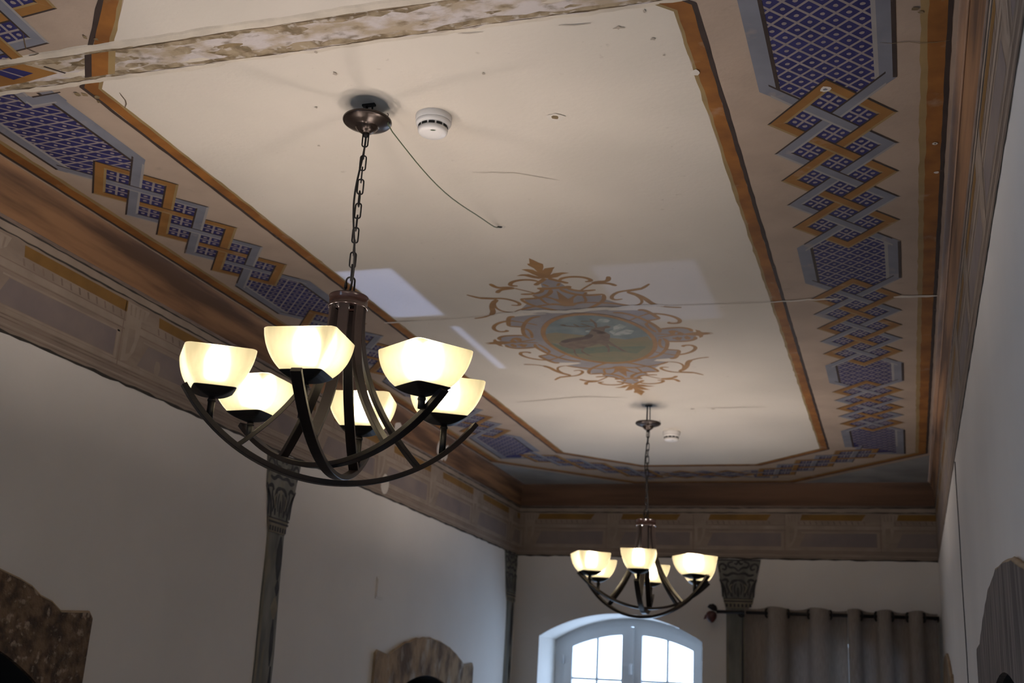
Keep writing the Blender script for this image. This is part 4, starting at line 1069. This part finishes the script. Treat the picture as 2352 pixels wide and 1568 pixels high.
# ------------------------------------------------------------------ painted pilasters
def pilaster(label, W, left, right, stripe, motif_scale=1.0):
    """left/right: outlines from the capital's top down as (u, z); built as a shallow relief on its wall"""
    c = (left[0][0] + right[0][0])/2
    root = empty('pilaster', W(c, ZFL, 0)); tag(root, label, 'pilaster', 'pilasters painted along the walls')
    th = .006
    def slab(L_, R_, z1, z0, m, t):
        w = MB()
        at = lambda pts, z: next((a[0] + (b[0] - a[0])*(a[1] - z)/(a[1] - b[1] + 1e-9) for a, b in zip(pts[:-1], pts[1:]) if a[1] >= z >= b[1]), pts[-1][0] if z < pts[-1][1] else pts[0][0])
        n = max(2, int((z1 - z0)/.02)); n = min(n, 40)
        rows = []
        for i in range(n + 1):
            z = z1 + (z0 - z1)*i/n; a, b = at(L_, z), at(R_, z)
            rows.append([W(a, z, 0), W(a, z, t*.6), W(a + (b - a)*.12, z, t), W(a + (b - a)*.88, z, t), W(b, z, t*.6), W(b, z, 0)])
        w.grid(rows, m, smooth=False, cap0=True, cap1=True)
        return w, at
    zt = left[0][1]; zn = stripe['neck']
    w, at = slab(left, right, zt, zn + .025, 'pilaster_stone', th)
    # acanthus drawing on the capital
    def st(pts, wd, m='pilaster_dark', l=1):
        # strokes in capital coordinates: a 0..1 across, b 0..1 from the neck up
        q = []
        for a, b in pts:
            z = zn + .025 + (zt - zn - .025)*b; q.append((at(left, z) + (at(right, z) - at(left, z))*a, z))
        for _ in range(2):
            r = [q[0]]
            for p0, p1 in zip(q[:-1], q[1:]): r += [(p0[0]*.75 + p1[0]*.25, p0[1]*.75 + p1[1]*.25), (p0[0]*.25 + p1[0]*.75, p0[1]*.25 + p1[1]*.75)]
            q = r + [q[-1]]
        n = len(q); LL, RR = [], []
        for i, p in enumerate(q):
            a_, b_ = q[max(i - 1, 0)], q[min(i + 1, n - 1)]; dx, dy = b_[0] - a_[0], b_[1] - a_[1]; d = math.hypot(dx, dy) or 1
            k = wd/2*(.35 + .65*math.sin(math.pi*min(1, max(0, i/(n - 1)*.9 + .05))))
            LL.append((p[0] - dy/d*k, p[1] + dx/d*k)); RR.append((p[0] + dy/d*k, p[1] - dx/d*k))
        for i in range(n - 1): w.face([W(*LL[i], th + .0004*l), W(*LL[i + 1], th + .0004*l), W(*RR[i + 1], th + .0004*l), W(*RR[i], th + .0004*l)], m)
    for f in (lambda a: a, lambda a: 1 - a):
        F = lambda pts: [(f(a), b) for a, b in pts]
        st(F([(.12, .02), (.10, .25), (.04, .42)]), .012)
        st(F([(.50, .48), (.33, .45), (.27, .25), (.30, .06)]), .014)
        st(F([(.44, .40), (.38, .28), (.42, .12)]), .007)
        st(F([(.50, .30), (.47, .18), (.50, .05)]), .006)
        st(F([(.18, .10), (.22, .22), (.16, .34), (.20, .44)]), .009)
        st(F([(.05, .46), (.18, .50), (.24, .42)]), .012)
        st(F([(.50, .62), (.34, .66), (.22, .58), (.10, .62)]), .012)
        st(F([(.04, .66), (.02, .82), (.12, .90), (.22, .82), (.18, .72), (.10, .76)]), .010)
        st(F([(.50, .70), (.40, .80), (.28, .78), (.24, .90), (.38, .94)]), .010)
        st(F([(.50, .98), (.46, .86), (.40, .90)]), .009)
        st(F([(.30, .16), (.24, .30), (.34, .38)]), .006, 'pilaster_warm', 2)
        st(F([(.0, .97), (.30, .985), (.5, .97)]), .008)
        st(F([(.0, .05), (.05, .35), (.0, .5)]), .010)
    under(w.build('capital'), root)
    w, at = slab([(left_at, z) for left_at, z in left], right, zn + .028, zn - .012, 'pilaster_warm', th + .003)
    for k in range(7):
        z1, z0 = zn + .006, zn - .008; a = at(left, zn) + (at(right, zn) - at(left, zn))*(k + .3)/7
        w.face([W(a, z1, th + .0035), W(a, z0, th + .0035), W(a + (right[0][0] - left[0][0])*.045, z0, th + .0035), W(a + (right[0][0] - left[0][0])*.045, z1, th + .0035)], 'pilaster_dark')
    for z1, z0 in ((zn + .020, zn + .014), (zn + .0295, zn + .026)):
        w.face([W(at(left, z1), z1, th + .0036), W(at(left, z0), z0, th + .0036), W(at(right, z0), z0, th + .0036), W(at(right, z1), z1, th + .0036)], 'pilaster_dark')
    under(w.build('neck_band'), root)
    w, at = slab(left, right, zn - .012, -.93, 'pilaster_stone', th*.7)
    def vert(a0, a1, z1, z0, m, l):
        n = max(2, int((z1 - z0)/.04)); 
        for i in range(n):
            za, zb_ = z1 + (z0 - z1)*i/n, z1 + (z0 - z1)*(i + 1)/n
            wd = lambda z: .25 + .75*min(1, 8*min((z1 - z)/(z1 - z0), (z - z0)/(z1 - z0)) + .001)
            u = lambda a, z: at(left, z) + (at(right, z) - at(left, z))*((a0 + a1)/2 + (a - (a0 + a1)/2)*wd(z))
            w.face([W(u(a0, za), za, th*.7 + .0003*l), W(u(a0, zb_), zb_, th*.7 + .0003*l), W(u(a1, zb_), zb_, th*.7 + .0003*l), W(u(a1, za), za, th*.7 + .0003*l)], m)
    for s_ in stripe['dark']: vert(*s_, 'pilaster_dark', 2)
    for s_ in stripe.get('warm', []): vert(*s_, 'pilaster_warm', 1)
    under(w.build('shaft'), root)
    return root
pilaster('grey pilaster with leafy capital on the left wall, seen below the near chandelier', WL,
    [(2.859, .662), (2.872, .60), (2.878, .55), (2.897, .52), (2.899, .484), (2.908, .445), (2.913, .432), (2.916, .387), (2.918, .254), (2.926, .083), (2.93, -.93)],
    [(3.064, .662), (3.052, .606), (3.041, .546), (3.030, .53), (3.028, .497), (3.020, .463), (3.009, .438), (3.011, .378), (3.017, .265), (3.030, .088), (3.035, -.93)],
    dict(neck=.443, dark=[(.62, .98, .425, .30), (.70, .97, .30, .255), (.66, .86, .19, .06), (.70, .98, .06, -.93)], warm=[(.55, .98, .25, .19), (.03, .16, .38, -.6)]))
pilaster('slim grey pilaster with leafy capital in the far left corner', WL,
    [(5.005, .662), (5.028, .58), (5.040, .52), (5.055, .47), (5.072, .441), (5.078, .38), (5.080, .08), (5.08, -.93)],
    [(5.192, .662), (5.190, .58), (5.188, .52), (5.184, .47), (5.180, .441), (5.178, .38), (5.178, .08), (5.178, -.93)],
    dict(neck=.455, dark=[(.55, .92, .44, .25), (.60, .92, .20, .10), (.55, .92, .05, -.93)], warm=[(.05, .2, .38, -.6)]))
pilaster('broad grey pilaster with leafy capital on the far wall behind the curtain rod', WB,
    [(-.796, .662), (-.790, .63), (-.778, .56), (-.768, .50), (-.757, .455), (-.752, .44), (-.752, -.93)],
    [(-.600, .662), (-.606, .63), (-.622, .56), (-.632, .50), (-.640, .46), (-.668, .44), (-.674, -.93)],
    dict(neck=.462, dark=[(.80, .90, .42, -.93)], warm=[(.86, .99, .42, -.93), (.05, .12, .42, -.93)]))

# ------------------------------------------------------------------ stone arches round the wall niches
def stone_arch(label, W, c, hw, arch_hw, zs, zshoulder, rise, ihw, izs, irise, m, depth=.016, group='stone arches set in the walls'):
    root = empty('stone_arch', W(c, ZFL, 0)); tag(root, label, 'stone arch', group)
    R_ = (arch_hw**2 + rise**2)/(2*rise); n = 22
    outer = [(c - hw, -.80), (c - hw, zshoulder - .01), (c - hw + .012, zshoulder)]
    outer += [(c - arch_hw + 2*arch_hw*i/n, zs + rise - R_ + math.sqrt(max(0, R_**2 - (arch_hw - 2*arch_hw*i/n)**2))) for i in range(n + 1)]
    outer += [(c + hw - .012, zshoulder), (c + hw, zshoulder - .01), (c + hw, -.80)]
    outer = [(u + (rnd.random() - .5)*.006, z + (rnd.random() - .5)*.005) for u, z in outer]
    inner = [(p[0], max(p[1], -.62)) for p in arch_hole(c, ihw, izs, irise, -.62)]
    w = MB()
    # one ring polygon: outer outline, then back along the opening
    ring_o = [outer[0]] + outer[1:]
    flat_o = ring_o; flat_i = inner
    w.fill(flat_o, [flat_i], lambda u, z: W(u, z, depth), m)
    for loop in (flat_o, flat_i):
        for a, b in zip(loop, loop[1:] + loop[:1]):
            w.face([W(*a, 0), W(*b, 0), W(*b, depth), W(*a, depth)], 'stone_rim' if loop is flat_o else m)
    under(w.build('arch_stone'), root)
    # plaster lip round the stone
    w = MB()
    pts = [W(u, z, depth*.45) for u, z in outer[1:-1]]
    w.tube(pts, .0085, 'stone_rim', 6); under(w.build('plaster_lip'), root)
    return root
stone_arch('dark brown stone arch on the left wall at the lower left corner', WL, 1.715, .485, .378, .133, .136, .080, .36, -.03, .11, 'stone')
stone_arch('pale mottled stone arch on the left wall between two pilasters', WL, 4.185, .485, .375, .133, .142, .080, .36, -.03, .11, 'stone_pale')
stone_arch('grey weathered stone arch on the right wall at the lower right corner', WR, 1.85, .645, .520, .150, .150, .074, .46, -.03, .11, 'stone_grey')
stone_arch('narrow beige stone arch on the right wall near the curtains', WR, 4.66, .52, .43, .165, .165, .09, .34, -.03, .11, 'stone_pale')

# ------------------------------------------------------------------ small fittings
m = MB()
for u0, u1, z0, z1, t in ((3.672, 3.735, .315, .388, .003), (3.678, 3.729, .322, .381, .006)):
    a, b = WL(u0, z0, 0), WL(u1, z1, t); m.box((min(a.x, b.x), min(a.y, b.y), min(a.z, b.z)), (max(a.x, b.x), max(a.y, b.y), max(a.z, b.z)), 'wall_plaster')
tag(m.build('cover_plate'), 'small wall-coloured cover plate on the left wall above the pale arch', 'cover plate')
m = MB(); m.tube([WR(3.105 + .006*math.sin(i*1.3), .652 - 1.58*i/30, .002) for i in range(31)], .0020, 'cord_black', 6)
tag(m.build('cable'), 'thin dark cable running down the right wall from the frieze', 'cable')

# ------------------------------------------------------------------ curtain rod and curtains
YR = YF - .060; ZR = .4275
root = empty('curtain_rod', P(-.78, YR, ZR)); tag(root, 'black curtain rod with a leaf finial on the far wall', 'curtain rod')
m = MB(); m.tube([P(-.785, YR, ZR), P(.125, YR, ZR)], .0075*S, 'dark_iron', 12); under(m.build('rod'), root)
m = MB(); rows = []
for k in range(9):
    t = math.pi*k/8; r = .021*math.sin(t)*(1.1 - .25*math.cos(t)) + .0005
    rows.append([P(-.808 + r*math.cos(2*math.pi*j/12), YR + r*.8*math.sin(2*math.pi*j/12), .405 - .026*math.cos(t)) for j in range(12)])
m.grid(rows, 'finial_red', closed=True, cap0=True, cap1=True); under(m.build('finial_bud'), root)
def leaf_mesh(pts, th, mt):
    m = MB(); c = [(p[0], p[1]) for p in pts]; n = len(c); k = (sum(p[0] for p in c)/n, sum(p[1] for p in c)/n)
    f = [P(x, YR, z) for x, z in c]; top = P(k[0], YR - th, k[1]); bot = P(k[0], YR + th, k[1])
    for i in range(n):
        m.face([f[i], f[(i + 1) % n], top], mt); m.face([f[(i + 1) % n], f[i], bot], mt)
    return m
under(leaf_mesh([(-.805, .432), (-.826, .446), (-.818, .458), (-.800, .461), (-.786, .452), (-.781, .438), (-.787, .428)], .010, 'dark_iron').build('finial_leaf'), root)
under(leaf_mesh([(-.806, .424), (-.836, .412), (-.842, .392), (-.826, .398), (-.812, .410)], .008, 'finial_red').build('finial_leaf'), root)
for xb in (-.685, .11):
    m = MB(); m.tube([P(xb, YR, ZR - .002), P(xb, YF, ZR - .002)], .006*S, 'dark_iron', 10); m.tube([P(xb, YF - .008, ZR - .002), P(xb, YF, ZR - .002)], .016*S, 'dark_iron', 14); under(m.build('rod_bracket'), root)

def curtain(label, x0, x1, crests, amp, seed):
    """cloth threaded on the rod through eyelets; crests = x of the folds that stand in front of the rod"""
    rr = random.Random(seed)
    root = empty('curtain', P((x0 + x1)/2, YR, -.92)); tag(root, label, 'curtain', 'curtains on the far wall rod')
    lam = (crests[-1] - crests[0])/(len(crests) - 1)
    n = 150; rows = []
    ph = [rr.random()*6 for _ in range(4)]
    for j in range(26):
        t = j/25; z = .450 - 1.36*t; row = []
        for i in range(n + 1):
            x = x0 + (x1 - x0)*i/n
            w = math.cos(2*math.pi*(x - crests[0])/lam)
            w = math.copysign(abs(w)**.8, w)
            a = amp*(1 + .18*math.sin(ph[0] + 3*t + 2*x)) 
            dx = .006*math.sin(ph[1] + 4*t + x*22)*t + .004*math.sin(2*math.pi*(x - crests[0])/lam*2)
            zz = z + (.0045*math.sin(2*math.pi*(x - crests[0])/lam + ph[2]) if j == 0 else 0)
            row.append(P(min(max(x + dx, x0), x1), YR - a*w, zz))
        rows.append(row)
    m = MB(); m.grid(rows, 'linen'); cloth = under(m.build('cloth'), root)
    k = -2
    while k < 2*len(crests) + 2:
        xe = crests[0] + lam*(.25 + .5*k)
        if x0 + .01 < xe < x1 - .01:
            sgn = 1 if k % 2 == 0 else -1
            nrm = Vector((amp*2*math.pi/lam*sgn, 1, 0)).normalized() if False else Vector((1, .35*sgn, 0)).normalized()
            u = Vector((-nrm.y, nrm.x, 0)); m = MB(); c = P(xe, YR, ZR)
            m.loop_tube([c + (u*math.cos(q) + Vector((0, 0, 1))*math.sin(q))*.0175*S for q in [i*2*math.pi/20 for i in range(20)]], .0046*S, 'dark_iron', 6)
            m.build('eyelet', cloth)
        k += 1
    return root
curtain('wide grey-brown linen curtain, the left one on the rod', -.665, -.240, [-.525, -.350, -.275 + .10], .030, 4)
curtain('narrower grey-brown linen curtain, the right one against the right wall', -.236, .118, [-.214, -.090, .034], .027, 9)
